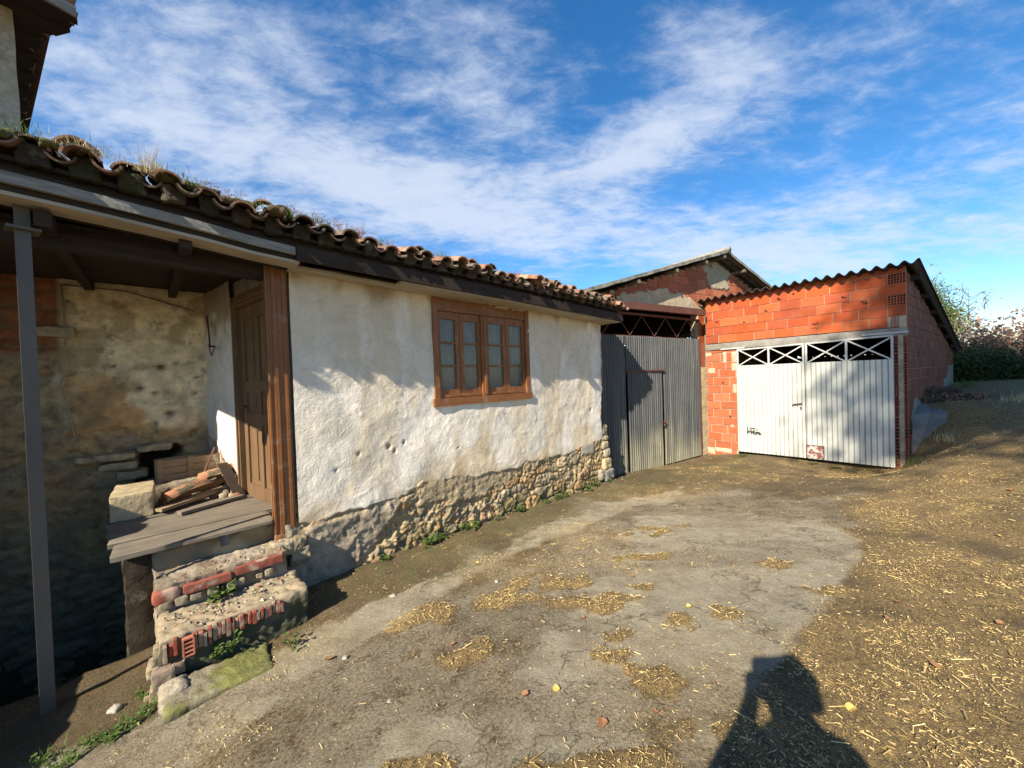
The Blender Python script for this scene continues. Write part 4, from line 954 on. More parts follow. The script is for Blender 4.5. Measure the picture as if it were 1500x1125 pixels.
# doors
gd=[('left',-2.92,-1.56,2.135,2.165),('right',-1.545,-.18,2.165,2.195)]
for nm,x0,x1,zt0,zt1 in gd:
    leaf=empty('door_leaf',(0,0,0),0,gar)
    if nm=='left': leaf['label']='white corrugated leaf with small dark stencilled mark'
    else: leaf['label']='white corrugated leaf with rusty patch plate at its foot'
    f=.035
    mb=MB();zb=-.40 if nm=='left' else -.36
    yf=-.06
    mb.box(x0,x0+f,yf,yf+.03,zb+.02,zt0);mb.box(x1-f,x1,yf,yf+.03,zb+.02,zt1)
    mb.bar((x0+f,yf+.015,zt0-f/2),(x1-f,yf+.015,zt1-f/2),f,.03,up=(0,1,0))
    mb.box(x0+f,x1-f,yf+.004,yf+.03,1.695,1.725)
    xm_=(x0+x1)/2;mb.box(xm_-.018,xm_+.018,yf+.002,yf+.03,1.725,(zt0+zt1)/2-f)
    mb.build('door_frame',MWFR,leaf)
    mb=MB()
    for a,b in((x0+f,xm_-.018),(xm_+.018,x1-f)):
        zt=(zt0+zt1)/2-f
        mb.bar((a,yf+.02,1.725),(b,yf+.02,zt),.026,.008,up=(0,1,0));mb.bar((a,yf+.010,zt),(b,yf+.010,1.725),.026,.008,up=(0,1,0))
    mb.build('cross_lattice',MWFR,leaf)
    mb=MB();zl0,zl1=(-.415,-.385) if nm=='left' else (-.385,-.365)
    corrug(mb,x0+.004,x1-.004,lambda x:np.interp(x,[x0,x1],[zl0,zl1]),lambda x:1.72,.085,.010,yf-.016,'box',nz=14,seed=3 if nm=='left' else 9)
    mb.build('corrugated_sheet',MWHT,leaf)
    if nm=='right':
        mb=MB();mb.box(x0+.01,x0+.30,yf-.036,yf-.028,-.36,-.09);mb.build('rusty_patch',m_metal('patch_paint',((.55,.52,.48),(.5,.42,.36),(.4,.3,.25)),.7,0,3,3,(.17,.055,.035),.46,.54),leaf)
        mb=MB();mb.bar((x0+.01,yf-.04,-.085),(x0+.31,yf-.04,-.085),.012);mb.bar((x0+.01,yf-.04,-.36),(x0+.01,yf-.04,-.09),.012);mb.bar((x0+.305,yf-.04,-.36),(x0+.305,yf-.04,-.09),.012);mb.build('patch_rim',MRUST,leaf)
    else:
        mb=MB();mb.bar((x1-.22,yf-.045,.80),(x1-.04,yf-.045,.83),.022,.02);mb.tube([(x1-.07,yf-.04,.76),(x1-.06,yf-.05,.70)],.012);mb.build('latch',MRUST,leaf)
        mb=MB();dk=(.04,.035,.03);r2=random.Random(2)
        # two rows of blurred stencil strokes, as far as they can be read
        for (cx,z0,z1,w) in [(-2.70,.115,.215,.016),(-2.655,.165,.175,.05),(-2.625,.115,.22,.018),(-2.585,.175,.195,.05),(-2.55,.195,.205,.06),(-2.50,.155,.175,.03),
                             (-2.70,.055,.13,.022),(-2.66,.11,.125,.05),(-2.625,.06,.125,.03),(-2.58,.05,.11,.028),(-2.545,.05,.065,.05),(-2.545,.09,.105,.05),(-2.51,.05,.12,.02),(-2.47,.10,.115,.05),(-2.455,.05,.11,.022),(-2.42,.05,.07,.03)]:
            mb.box(cx-w/2,cx+w/2,yf-.034,yf-.0325,z0,z1,dk)
        for (cx,z0,z1,w) in [(-2.68,.08,.11,.05),(-2.60,.085,.12,.04),(-2.565,.115,.15,.03),(-2.49,.07,.10,.06),(-2.44,.06,.10,.04)]:
            mb.box(cx-w/2,cx+w/2,yf-.0365,yf-.0355,z0,z1,dk)
        mb.build('stencil_mark',NT('black_paint').fin((.045,.04,.035),.8),leaf)
# floor inside
mb=MB();mb.box(-GW+.1,-.1,.1,SL-.1,-.75,-.55,(.2,.18,.15));mb.build('floor_slab',MCEM,gar)
# concrete apron (bank) on the right of the garage
AP=[((7.50,6.93),-.34),((7.60,7.05),.0),((7.80,7.22),.62),((8.2,7.50),.74),((8.9,8.0),.80),((8.75,7.35),.78),((8.35,6.95),.66),((8.02,6.66),.42),((7.8,6.74),.10),((7.6,6.84),-.18)]
ctr=Vector((8.05,7.10,.60))
mb=MB();nr=14;pts=[]
ring=[]
for i in range(len(AP)):
    a,b=AP[i],AP[(i+1)%len(AP)]
    for k in range(6):
        t=k/6;ring.append((lerp(a[0][0],b[0][0],t),lerp(a[0][1],b[0][1],t),lerp(a[1],b[1],t)))
ring=np.array(ring+[ring[0]])
T=np.linspace(0,1,nr)[:,None]
Xa=ctr.x+(ring[None,:,0]-ctr.x)*T;Ya=ctr.y+(ring[None,:,1]-ctr.y)*T;Za=ctr.z+(ring[None,:,2]-ctr.z)*T+.06*(1-T**2)
Za=Za+(fbm(Xa*5,Ya*5,4)-.5)*.05;Za[-1]-=.0
Xa=np.concatenate([Xa,Xa[-1:]]);Ya=np.concatenate([Ya,Ya[-1:]]);Za=np.concatenate([Za,Za[-1:]-.25])
mb.grid(Xa,Ya,Za,lerp(np.array((.25,.24,.22)),np.array((.16,.145,.12)),fbm(Xa*4,Ya*4,7)[...,None]),flip=False)
tag(mb.build('concrete_apron',MCEM,smooth=True),'rough grey concrete bank beside the right corner of the brick garage','path',kind='structure')
# ------------------------------------------------------------------ BARN
B0=(2.223,8.233,0)
barn=empty('brick_barn',B0,R(31.5));tag(barn,'gabled brick barn with grey corrugated gates between the white house and garage','barn')
RZ,RXm=4.80,4.2;SLP=(4.80-3.20)/(4.2+1.15)
ztb=lambda x: RZ-.06-abs(x-RXm)*SLP
mb=MB()
inside_b=lambda a,b,za,zb:[(a,b)]
brickwork(mb,None,-1.0,9.3,3.30,ztb,inside_b,yf=0,seed=31,bl=.40,bh=.20,dark=.9,cols=[(.47,.15,.075),(.42,.13,.065),(.50,.18,.09),(.40,.14,.08)])
brickwork(mb,None,3.34,3.76,1.98,lambda x:3.3,inside_b,yf=.0,seed=32,bl=.40,bh=.20,dark=.9)
mb.build('gable_brickwork',MBRICK,barn)
mb=MB()
n_=40
for i in range(n_):
    a=-1.0+10.3*i/n_;b=a+10.3/n_;z0=3.2;z1=min(ztb(a),ztb(b));
    if a>3.7 : z0=-.8
    mb.box(a,b,.002,.22,z0,max(z0+.05,z1),mc)
mb.box(3.34,3.7,.002,.22,-.8,3.2,mc);mb.box(-1.0,-.62,.1,.25,-.8,3.2,mc)
mb.build('gable_wall',MMORTAR,barn)
mb=MB()     # cream mortar patches on the gable and the pillar
def patch(x0,x1,z0,z1,fn,col,y=-.03,res=.02,seed=1):
    X,Z=np.meshgrid(np.arange(x0,x1,res),np.arange(z0,z1,res))
    m=fn(X,Z)+(fbm(X*4,Z*4,seed,4)-.5)*.55
    m=np.where(Z>ztb(3)*0+RZ-.12-np.abs(X-RXm)*SLP,-1,m)
    yy=y+.06*sstep(.06,-.06,m)+(fbm(X*7,Z*7,seed+3)-.5)*.02
    mb.grid(X,yy,Z,lerp(np.array(col),np.array(col)*.72,fbm(X*6,Z*6,seed+8,4)[...,None]),(m>-.3)[:-1,:-1])
patch(.2,3.8,3.2,3.95,lambda X,Z:(3.42+.28*np.exp(-((X-1.9)/1.0)**2)-Z)*2.2,(.52,.44,.29),seed=2)
patch(3.35,5.2,3.75,4.72,lambda X,Z:.30-np.hypot((X-4.15)/.75,(Z-4.35)/.42)*.32,(.50,.42,.28),seed=9)
patch(3.34,3.84,-.75,1.75,lambda X,Z:.5-np.abs(X-3.6)*.9,(.62,.48,.29),-.045,seed=5)
patch(3.56,3.84,1.7,3.45,lambda X,Z:.32-np.abs(X-3.70)*1.2,(.50,.43,.29),seed=6)
patch(3.38,3.7,.6,1.1,lambda X,Z:.3-np.hypot(X-3.55,Z-.9),(.42,.39,.32),-.04,.02,12)
mb.build('mortar_patches',MMORTAR,barn,smooth=True)
mb=MB()
z=1.15
while z<2.3:
    hollow_end(mb,3.36,3.47,z,z+.19,-.036,2,4,(.38,.12,.07),.012,.036);
    if z>1.5: hollow_end(mb,3.475,3.56,z,z+.19,-.036,2,4,(.38,.12,.07),.012,.036)
    z+=.2
mb.build('hollow_brick_ends',MBRICK,barn)
# roof
mb=MB()
for sgn in(-1,1):
    ln=5.55;ns=2
    xs=np.array([0,ln*.33,ln*.66,ln]);ys=np.arange(-.36,10.5,.0292)
    Y,S=np.meshgrid(ys,xs)
    wv=np.sin(Y/.177*2*PI)*.024
    for o_,fl in((0,sgn>0),(-.02,sgn<0)):
        Zr=RZ+.075-S*SLP+wv+o_+(fbm(S,Y*.5,3)-.5)*.03
        mb.grid(RXm+sgn*S,Y,Zr,lerp(np.array((.22,.21,.165)),np.array((.11,.11,.08)),fbm(S*2,Y*2,4)[...,None]),flip=fl)
    s_=np.linspace(0,ln,24);zt=RZ+.075-s_*SLP
    mb.grid(np.stack([RXm+sgn*s_]*2),np.full((2,24),-.362),np.stack([zt-.05+.008*np.sin(s_*9),zt+.028]),(.26,.25,.21),flip=sgn<0)
mb.tube([(RXm,-.42,RZ+.10),(RXm,10.5,RZ+.10)],.085,(.30,.29,.25),10)
mb.build('roof_sheets',MFIB,barn,smooth=True)
for dx in(-3.6,-2.2,-.95,-.08,.95,2.2,3.6):
    mb=MB();z=RZ-abs(dx)*SLP-.06;mb.tube([(RXm+dx,-.34,z),(RXm+dx,.3,z)],.05,(.36,.33,.27),8);mb.build('purlin',MWG,barn)
mb=MB();mb.box(-1.0,-.8,.25,10,-.8,3.1,(.3,.25,.18));mb.box(-1.0,9.3,10,10.2,-.8,3.2,(.3,.25,.18));mb.box(9.1,9.3,.2,10,-.8,3.1,(.3,.25,.18));mb.build('rear_walls',MCEM,barn)
mb=MB();mb.box(-.8,9.1,.3,10,-.95,-.72,(.15,.12,.09));mb.build('floor_slab',MCEM,barn)
# steel lintel channel
mb=MB();mb.bar((-.55,-.30,3.115),(3.2,-.30,3.14),.012,.15);
mb.bar((-.55,-.26,3.19),(3.2,-.26,3.215),.09,.012);mb.bar((-.55,-.26,3.045),(3.2,-.26,3.07),.09,.012)
mb.bar((-.55,-.12,3.10),(3.2,-.12,3.12),.20,.03);mb.build('steel_lintel',MRUST,barn)
mb=MB();mb.bar((-.55,-.10,2.985),(3.32,-.02,2.985),.06,.05);mb.build('lattice_top_bar',MRUST,barn)
mb=MB();xs_=[-.29,.60,1.47,2.35,3.22];tp_=[.16,1.02,1.90,2.78]
for i,b_ in enumerate(xs_):
    for t_ in (tp_[i-1] if i>0 else None, tp_[i] if i<len(tp_) else None):
        if t_ is not None: mb.bar((b_,-.03,2.50),(t_,-.03,2.97),.016,.010,up=(0,1,0))
mb.bar((-.29,-.03,2.50),(-.6,-.03,2.9),.022,.012,up=(0,1,0))
mb.build('lattice',MRUST,barn)
# gates
zb=lambda x:-.655
lf=empty('gate_leaf',(0,0,0),0,barn);lf['label']='left gate leaf with a small wicket door cut in it'
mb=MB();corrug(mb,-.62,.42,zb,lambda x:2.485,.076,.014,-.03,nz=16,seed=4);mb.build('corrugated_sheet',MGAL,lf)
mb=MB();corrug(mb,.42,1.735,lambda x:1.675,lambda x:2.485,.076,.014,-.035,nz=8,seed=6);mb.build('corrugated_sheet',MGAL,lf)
mb=MB();mb.box(-.62,1.73,-.012,.02,2.465,2.505);mb.build('gate_frame',MRUST,lf)
wk=empty('wicket_door',(0,0,0),0,barn)
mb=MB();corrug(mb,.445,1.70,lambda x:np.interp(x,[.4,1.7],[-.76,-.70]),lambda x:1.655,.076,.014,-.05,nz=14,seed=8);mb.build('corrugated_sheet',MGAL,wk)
mb=MB();mb.box(.40,1.77,-.085,-.055,1.655,1.69);mb.bar((.43,-.06,-.775),(1.71,-.06,-.715),.025,.03);mb.build('wicket_frame',MRUST,wk)
mb=MB();mb.bar((1.71,-.08,.30),(1.71,-.08,.46),.03,.03);mb.tube([(1.66,-.09,.40),(1.72,-.10,.38),(1.77,-.09,.40)],.012);mb.build('latch',MRUST,wk)
rf=empty('gate_leaf',(0,0,0),0,barn);rf['label']='right gate leaf, plain corrugated'
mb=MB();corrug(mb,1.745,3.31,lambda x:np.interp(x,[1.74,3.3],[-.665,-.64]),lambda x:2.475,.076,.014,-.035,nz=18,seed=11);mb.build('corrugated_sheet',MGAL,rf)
mb=MB();mb.box(1.74,3.32,-.012,.02,2.455,2.495);mb.box(3.30,3.335,-.045,.02,-.62,2.49);mb.build('gate_frame',MRUST,rf)
# ------------------------------------------------------------------ FOLIAGE HELPERS
def leafquads(mb,P,size,col=None,flat=.0,asp=.55,seedv=None,up=None,shade=None):
    """many small bent leaves (2 quads folded on the midrib)"""
    P=np.asarray(P,float);n=len(P)
    d=rng.normal(size=(n,3));d[:,2]=d[:,2]*(1-flat)+.15;d/=np.linalg.norm(d,axis=1,keepdims=True)
    if up is not None: d=d*.5+up;d/=np.linalg.norm(d,axis=1,keepdims=True)
    r=rng.normal(size=(n,3));s=np.cross(d,r);s/=np.linalg.norm(s,axis=1,keepdims=True)
    nr=np.cross(s,d)
    L=(size*rng.uniform(.6,1.3,n))[:,None];W=L*asp*.5
    a=P;b=P+d*L*.5+s*W+nr*W*.35;c=P+d*L;e=P+d*L*.5-s*W+nr*W*.35
    V=np.stack([a,b,c,e],1).reshape(-1,3)
    cc=np.ones((n,3)) if col is None else (np.tile(np.array(col,float),(n,1)) if np.asarray(col).ndim==1 else col)
    i=np.arange(n)*4
    F=[(k,k+1,k+2) for k in i]+[(k,k+2,k+3) for k in i]
    base=mb.n;mb.v.append(V);mb.c.append(np.repeat(cc,4,0));mb.n+=len(V)
    F=np.concatenate([np.stack([i,i+1,i+2],1),np.stack([i,i+2,i+3],1)])+base
    mb.f.extend(map(tuple,F.tolist()))
def blades(mb,P,Lmin,Lmax,w,lean=.5,col=(1,1,1),bend=.4):
    for p in P:
        L=random.uniform(Lmin,Lmax);a=random.uniform(0,2*PI);le=random.uniform(0,lean)
        d=Vector((math.cos(a)*le,math.sin(a)*le,1)).normalized();s=Vector((-math.sin(a),math.cos(a),0))*w
        p=Vector(p);q=p+d*L*.5;d2=(d+Vector((math.cos(a),math.sin(a),-.3))*bend*random.random()).normalized();t=q+d2*L*.5
        mb.add([p-s,p+s,q+s*.7,q-s*.7,t],[(0,1,2,3),(3,2,4)],col)
def bush(name,label,cat,loc,rad,n,size,mat,group=None,flat=0,asp=.55,stems=10,shape=2.2,clump=.5,stemmat=None,seed=0):
    o=empty(name,loc);tag(o,label,cat,group);rs=np.random.default_rng(seed)
    rx,ry,rz=rad
    nc=26;cd=rs.normal(size=(nc,3));cd/=np.linalg.norm(cd,axis=1,keepdims=True);cd[:,2]=np.abs(cd[:,2])
    cr=rs.uniform(.35,.95,nc)[:,None];C=cd*cr*np.array([rx,ry,rz])
    k=rs.integers(0,nc,n);P=C[k]+rs.normal(size=(n,3))*np.array([rx,ry,rz])*clump*.33
    P[:,2]=np.abs(P[:,2])*1.0
    P=P[(P[:,2]>.02)]
    mb=MB();br=.55+.6*rs.random(nc);leafquads(mb,P,size,np.repeat(br[k][:len(P),None],3,1),flat,asp);mb.build('foliage',mat,o)
    mb=MB()
    for i in range(stems):
        e=C[i%nc];mb.tube([(e[0]*.12,e[1]*.12,-.15),(e[0]*.5,e[1]*.5,e[2]*.5),tuple(e)],[.02,.013,.005],(.2,.15,.1),5)
    mb.build('stems',stemmat or MBARK,o);return o
# green hedge, bracken, reeds and trees at the far right
def G(x,y): return float(gz(np.array(x),np.array(y)))
hp_=[(14.2,13.1,1.1,1.0,1.35),(15.3,11.9,1.3,1.0,1.3),(16.2,10.4,1.2,1.0,1.25),(16.8,8.9,1.3,1.1,1.35),(17.3,7.2,1.4,1.1,1.3),(17.8,5.4,1.4,1.1,1.25)]
hl=['low dark green hedge bush behind the far corner of the garage','low dark green hedge bush, second from the garage','low dark green hedge bush, third from the garage','low dark green hedge bush at the right edge of the picture','low dark green hedge bush just out to the right','last low dark green hedge bush to the right']
for i,(x,y,a,b,c) in enumerate(hp_):
    bush('hedge_bush',hl[i],'bush',(x,y,G(x,y)-.1),(a*1.15,b,c),7500,.085,MLD,'green hedge bushes past the garage',seed=i+1,clump=.7)
bp=[(15.6,14.6,1.5,1.2,2.1),(17.0,12.9,1.4,1.2,1.95),(18.0,11.3,1.5,1.2,2.15),(19.1,9.5,1.5,1.2,2.1),(20.0,7.4,1.5,1.2,1.8)]
bl_=['reddish brown dead bracken rising behind the hedge next to the garage roof','reddish brown dead bracken behind the second hedge bush','reddish brown dead bracken in the middle of the hedge','tall reddish bracken with ragged tips near the right edge','reddish brown bracken beyond the right edge']
for i,(x,y,a,b,c) in enumerate(bp):
    bush('bracken',bl_[i],'bracken',(x,y,G(x,y)-.1),(a,b,c*1.12),6500,.13,MLB,'dead bracken behind the hedge',seed=i+20,clump=.62,asp=.6,stems=24)
for i,(x,y) in enumerate([(18.6,13.9),(19.8,12.0),(20.7,10.2),(21.6,8.2)]):
    o=empty('reed_clump',(x,y,G(x,y)-.1));tag(o,['pale dry reeds behind the bracken, nearest the garage','pale dry reeds behind the bracken, second from the garage','pale feathery dry reeds at the right edge','pale dry reeds beyond the right edge'][i],'reeds','pale dry reeds behind the bracken')
    mb=MB();P=[(random.gauss(0,.55),random.gauss(0,.55),0) for k in range(650)];blades(mb,P,1.4,3.0,.008,.40,(1,1,1),.35);mb.build('blades',MLR,o)
def tree(name,label,cat,loc,h,crown,n,size,mat,seed,trunk=.18,nb=16,shape=None,asp=.5,group=None,cz=None,clump=.3):
    o=empty(name,loc);tag(o,label,cat,group);rs=np.random.default_rng(seed)
    mb=MB();pts=[(0,0,-.3)];x=y=0
    for k in range(1,8):
        x+=rs.normal()*.06*h/8;y+=rs.normal()*.06*h/8;pts.append((x,y,h*k/7*.95))
    rr=[trunk*(1-.88*i/7)*(1.25 if i==0 else 1) for i in range(8)]
    mb.tube(pts,rr,(.17,.14,.11),9);mb.build('trunk',MBARK,o,smooth=True)
    mb=MB();cents=[]
    c0,rx,rz=crown
    for i in range(nb):
        t=rs.uniform(0,1);zb=c0-rz*.9+t*rz*1.5;zb=max(zb,h*.12);
        ang=rs.uniform(0,2*PI);f=(zb-0)/ (h*.95);idx=min(6,int(f*7));bx=lerp(pts[idx][0],pts[idx+1][0],f*7-idx);by=lerp(pts[idx][1],pts[idx+1][1],f*7-idx)
        fr=shape(t) if shape else math.sqrt(max(.1,1-(2*t*.85-.8)**2))
        e=np.array([bx+math.cos(ang)*rx*fr*rs.uniform(.6,1),by+math.sin(ang)*rx*fr*rs.uniform(.6,1),zb+rz*rs.uniform(.05,.4)])
        m_=np.array([(bx+e[0])/2+rs.normal()*.1,(by+e[1])/2+rs.normal()*.1,(zb+e[2])/2+.1*rz])
        mb.tube([(bx,by,zb),tuple(m_),tuple(e)],[trunk*.35,trunk*.2,.012],(.16,.13,.1),6)
        cents+=[e,m_*.4+e*.6]
        for q in range(4):
            e2=e+rs.normal(size=3)*np.array([rx,rx,rz])*.22;mb.tube([tuple(m_*.3+e*.7),tuple(e2)],[.02,.006],(.15,.12,.1),4);cents.append(e2)
    mb.build('limbs',MBARK,o,smooth=True)
    cents=np.array(cents);k=rs.integers(0,len(cents),n)
    P=cents[k]+rs.normal(size=(n,3))*np.array([rx,rx,rz])*clump*.45
    br=.6+.55*rs.random(len(cents))
    mb=MB();leafquads(mb,P,size,np.repeat(br[k][:,None],3,1),0,asp);mb.build('crown',mat,o);return o
tree('cypress_tree','bushy yellow green conifer rising behind the far end of the garage roof','tree',(19.5,17.5,.9),4.3,(2.5,1.15,1.9),34000,.13,MLC,3,.2,34,shape=lambda t:1.05-.7*t,asp=.35,clump=.42)
tree('bare_tree','thin leafless pale tree just right of the conifer','tree',(27,21.6,1),5.4,(3.7,1.2,1.7),260,.06,MLR,8,.05,16,clump=.3)
# trees behind the photographer whose crowns dapple the garage, road and hedge
SAZ,SEL=R(32.3),R(36.5)
def treepos(lat,along): return (math.sin(SAZ)*along+math.cos(SAZ)*lat,math.cos(SAZ)*along-math.sin(SAZ)*lat)
x,y=treepos(5.0,-12);tree('oak_tree','tall thin leaved oak standing behind the photographer beside the lane','tree',(x,y,G(x,y)),23,(18.6,3.2,4.6),36000,.22,MLA,12,.30,34,asp=.7,clump=.42)
x,y=treepos(8.1,-10);tree('oak_tree','broad oak farther right along the lane behind the photographer','tree',(x,y,G(x,y)),20,(15.6,3.6,3.8),26000,.20,MLA,15,.3,36,asp=.7,clump=.45)
x,y=treepos(5.6,-9);tree('oak_tree','dense young oak between the tall oak and the broad oak behind the photographer','tree',(x,y,G(x,y)),21.5,(18.6,2.5,4.4),40000,.22,MLA,19,.25,40,asp=.7,clump=.5)
# dry brushwood pile and weeds by the garage side
o=empty('brush_pile',(9.35,8.05,.80));tag(o,'low dark pile of dry brushwood on the bank beside the garage side wall','brushwood')
mb=MB()
for k in range(420):
    a=random.uniform(0,2*PI);r=random.random()**.7;p=Vector((math.cos(a)*r*.95,math.sin(a)*r*.55,.02+random.random()*.30*(1-r)));d=Vector((random.gauss(0,1),random.gauss(0,.6),random.gauss(0,.25))).normalized()*random.uniform(.15,.45)
    mb.tube([p-d*.5,p+Vector((0,0,random.uniform(0,.05))),p+d*.5],[.006,.005,.003],np.array((.10,.075,.055))*random.uniform(.6,1.5),4,False)
mb.build('twigs',MBARK,o)
mb=MB();P=rng.normal(size=(900,3))*np.array([.45,.3,.07]);P[:,2]=np.abs(P[:,2])+.02;leafquads(mb,P,.05,(.8,.6,.5));mb.build('dead_leaves',MLB,o)
def tuftobj(name,label,cat,loc,n,Lm,LM,w,mat,rad,lean=.6,group=None,bend=.5,col=(1,1,1)):
    mb=MB();P=[(random.gauss(0,rad),random.gauss(0,rad),0) for k in range(n)];blades(mb,P,Lm,LM,w,lean,col,bend)
    o=mb.build(name,mat,None);o.location=loc;tag(o,label,cat,group);return o
for i,(x,y) in enumerate([(10.2,8.6),(8.9,6.5),(11.5,9.3),(7.6,6.35),(12.8,10.4),(9.9,7.0),(7.35,6.72)]):
    tuftobj('grass_tuft','rough dry grass tuft on the bank right of the garage','grass tuft',(x,y,G(x,y)-.03),110,.08,.26,.003,MDRY if i%2 else MLG,.13,.9,'dry grass tufts on the bank right of the garage')
# weeds along the foot of the rubble wall
def weed(seed,n=16,s=.05):
    rs=random.Random(seed);mb=MB()
    for k in range(n):
        a=rs.uniform(0,2*PI);e=rs.uniform(.2,1.3);r=rs.uniform(.02,.09)
        p=Vector((math.cos(a)*math.cos(e)*r,math.sin(a)*math.cos(e)*r,math.sin(e)*r));mb.tube([(0,0,-.02),tuple(p)],.0015,(.7,.7,.4),3,False)
        for q in range(3):
            a2=a+rs.uniform(-1,1);L_=s*rs.uniform(.6,1.3);d=Vector((math.cos(a2),math.sin(a2),rs.uniform(-.2,.6))).normalized();sd_=Vector((-math.sin(a2),math.cos(a2),0))
            mb.add([p,p+d*L_*.35+sd_*L_*.36+Vector((0,0,.006)),p+d*L_*.75+sd_*L_*.26,p+d*L_,p+d*L_*.75-sd_*L_*.26,p+d*L_*.35-sd_*L_*.36+Vector((0,0,.006))],[(0,1,2,3),(0,3,4,5)],np.array((1,1,1))*rs.uniform(.7,1.25))
    return mb
wp=[weed(i,13+3*i,.032+.006*i).build('weed',MLG) for i in range(3)]
WG='small green weeds along the foot of the rubble wall'
WX=[(-.58,4.80,1.5),(-.50,4.9,1.2),(-.06,5.70,1.2),(.57,6.25,1.0),(.40,6.05,.8),(-.97,4.36,1.3),(.62,6.40,1.2),(1.08,7.0,1.3),(1.3,7.2,1.0),(-.80,4.5,1.0),(1.55,7.45,1.0),(-1.35,3.98,.8),(-.30,5.25,.8)]
for i,(x,y,s) in enumerate(WX):
    o=wp[i] if i<3 else wp[i%3].copy()
    if i>=3: COL.objects.link(o)
    # move towards the wall foot
    p=HM.inverted()@Vector((x,y,0));p.y=-.10-random.uniform(0,.05);q=HM@p
    o.location=(q.x,q.y,G(q.x,q.y)+.005);o.rotation_euler=(0,0,random.uniform(0,6));o.scale=(s,s,s)
    tag(o,'small green weed growing at the foot of the rubble wall','weed',WG)
for i,(u,y,z,s,lb) in enumerate([(-.62,-.78,-.29,.9,'green weed growing in the joint behind the mossy slab'),(-.70,-.76,-.30,.8,'smaller green weed behind the mossy slab on its left'),(-.62,-.36,-.09,1.3,'upright green weed growing on the lower brick step'),(-.28,-.98,-.36,1.0,'pale weed at the right end of the mossy slab')]):
    o=wp[i%3].copy();COL.objects.link(o);p=at_house(u,y,z);o.location=p;o.rotation_euler=(0,0,i*1.3);o.scale=(s,s,s*1.3);tag(o,lb,'weed')
for i,(u,n) in enumerate([(-1.02,.80),(-1.12,.84),(-1.22,.90),(-1.32,.84),(-1.4,.95),(-1.08,.6),(-1.5,.78)]):
    p=at_house(u,-n,0);tuftobj('grass_tuft','short grass and ivy on the shaded earth left of the steps','grass tuft',(p.x,p.y,G(p.x,p.y)-.01),46,.03,.10,.0022,MLG,.05,1.1,'grass on the dark earth left of the steps')
    o=wp[i%3].copy();COL.objects.link(o);o.location=(p.x+.03,p.y,G(p.x,p.y));o.scale=(.7,.7,.6);tag(o,'low green weed on the earth left of the steps','weed','weeds on the dark earth left of the steps')
for (x,y) in [(6.5,8.02),(5.62,9.05),(6.72,7.72)]:
    o=wp[0].copy();COL.objects.link(o);o.location=(x,y,G(x,y));o.scale=(1.2,1.2,.7);tag(o,'small weed below the white garage doors','weed','weeds below the white garage doors')
# ---- plants on the roof
def roofz(u): return float(zsof(u))+.275+.085
rt=[(-1.75,-.04,110,.02,.06,MLG,.16,'mat of green moss and leaves on the first roof tile at the left'),(-1.52,-.08,90,.02,.05,MLG,.14,'mat of moss and grass on the second roof tile'),(-1.30,-.08,80,.02,.06,MDRY,.14,'mat of dry grass on the third roof tile'),(-1.08,-.09,80,.02,.06,MDRY,.12,'mat of dry grass just left of the tall dry clump'),(-.75,-.09,90,.03,.08,MLG,.10,'mossy mat just right of the tall dry clump'),(-.30,-.09,60,.02,.06,MLG,.09,'thin green moss over the porch door'),(-1.62,.02,50,.03,.08,MLG,.10,'green moss and grass tuft at the left end of the roof edge'),(-1.45,-.05,40,.03,.07,MLG,.09,'green grass tuft on the second tile from the left of the roof edge'),(-1.20,-.05,40,.05,.10,MDRY,.10,'drooping yellowish grass on the roof edge left of the tall dry clump'),(-1.30,0,40,.04,.10,MLG,.08,'small green tuft on the roof tiles left of the dry grass'),
 (-.93,-.02,70,.12,.24,MDRY,.05,'tall pale clump of dry grass standing on the roof edge'),(-.88,-.06,70,.05,.12,MDRY,.06,'short tangled dry grass hanging at the foot of the tall clump'),
 (-.10,-.07,60,.04,.09,MLG,.05,'moss cushion on the roof edge above the door post'),(.16,-.08,50,.03,.09,MLG,.05,'moss cushion on the roof edge right of the door post'),(1.45,-.06,40,.03,.08,MLG,.045,'small green plant between the roof tiles above the window'),(4.95,.05,40,.06,.16,MLG,.06,'leafy green weed on the far right end of the tiled roof'),(.75,-.03,40,.03,.07,MLG,.06,'thin moss on the roof edge left of the window')]
for (u,dy,n,a,b,m_,rad,lb) in rt:
    p=at_house(u,-.45+dy,roofz(u)-.02);tuftobj('roof_grass',lb,'grass tuft',p,n,a,b,.0018,m_,rad*.55,.95 if b<.2 else .35,'grass and moss on the roof edge',.6)
def sprig(seed):
    rs=random.Random(seed);mb=MB()
    for s_ in range(7):
        a=rs.uniform(0,6.28);b=Vector((rs.gauss(0,.05),rs.gauss(0,.05),0));t=b+Vector((math.cos(a)*.03,math.sin(a)*.03,rs.uniform(.05,.12)))
        mb.tube([b,(b+t)/2+Vector((.004,0,0)),t],.0011,(.5,.4,.3),3,False)
        for q in range(7):
            c=b.lerp(t,rs.uniform(.45,1));e=c+Vector((rs.gauss(0,.02),rs.gauss(0,.02),rs.uniform(0,.02)));mb.tube([c,e],.0009,(.5,.4,.3),3,False)
            mb.add([e,e+Vector((.006,0,.003)),e+Vector((0,.004,.007))],[(0,1,2)],(.55,.42,.34))
    return mb
spg=[sprig(i).build('dry_sprig',MLB) for i in range(3)]
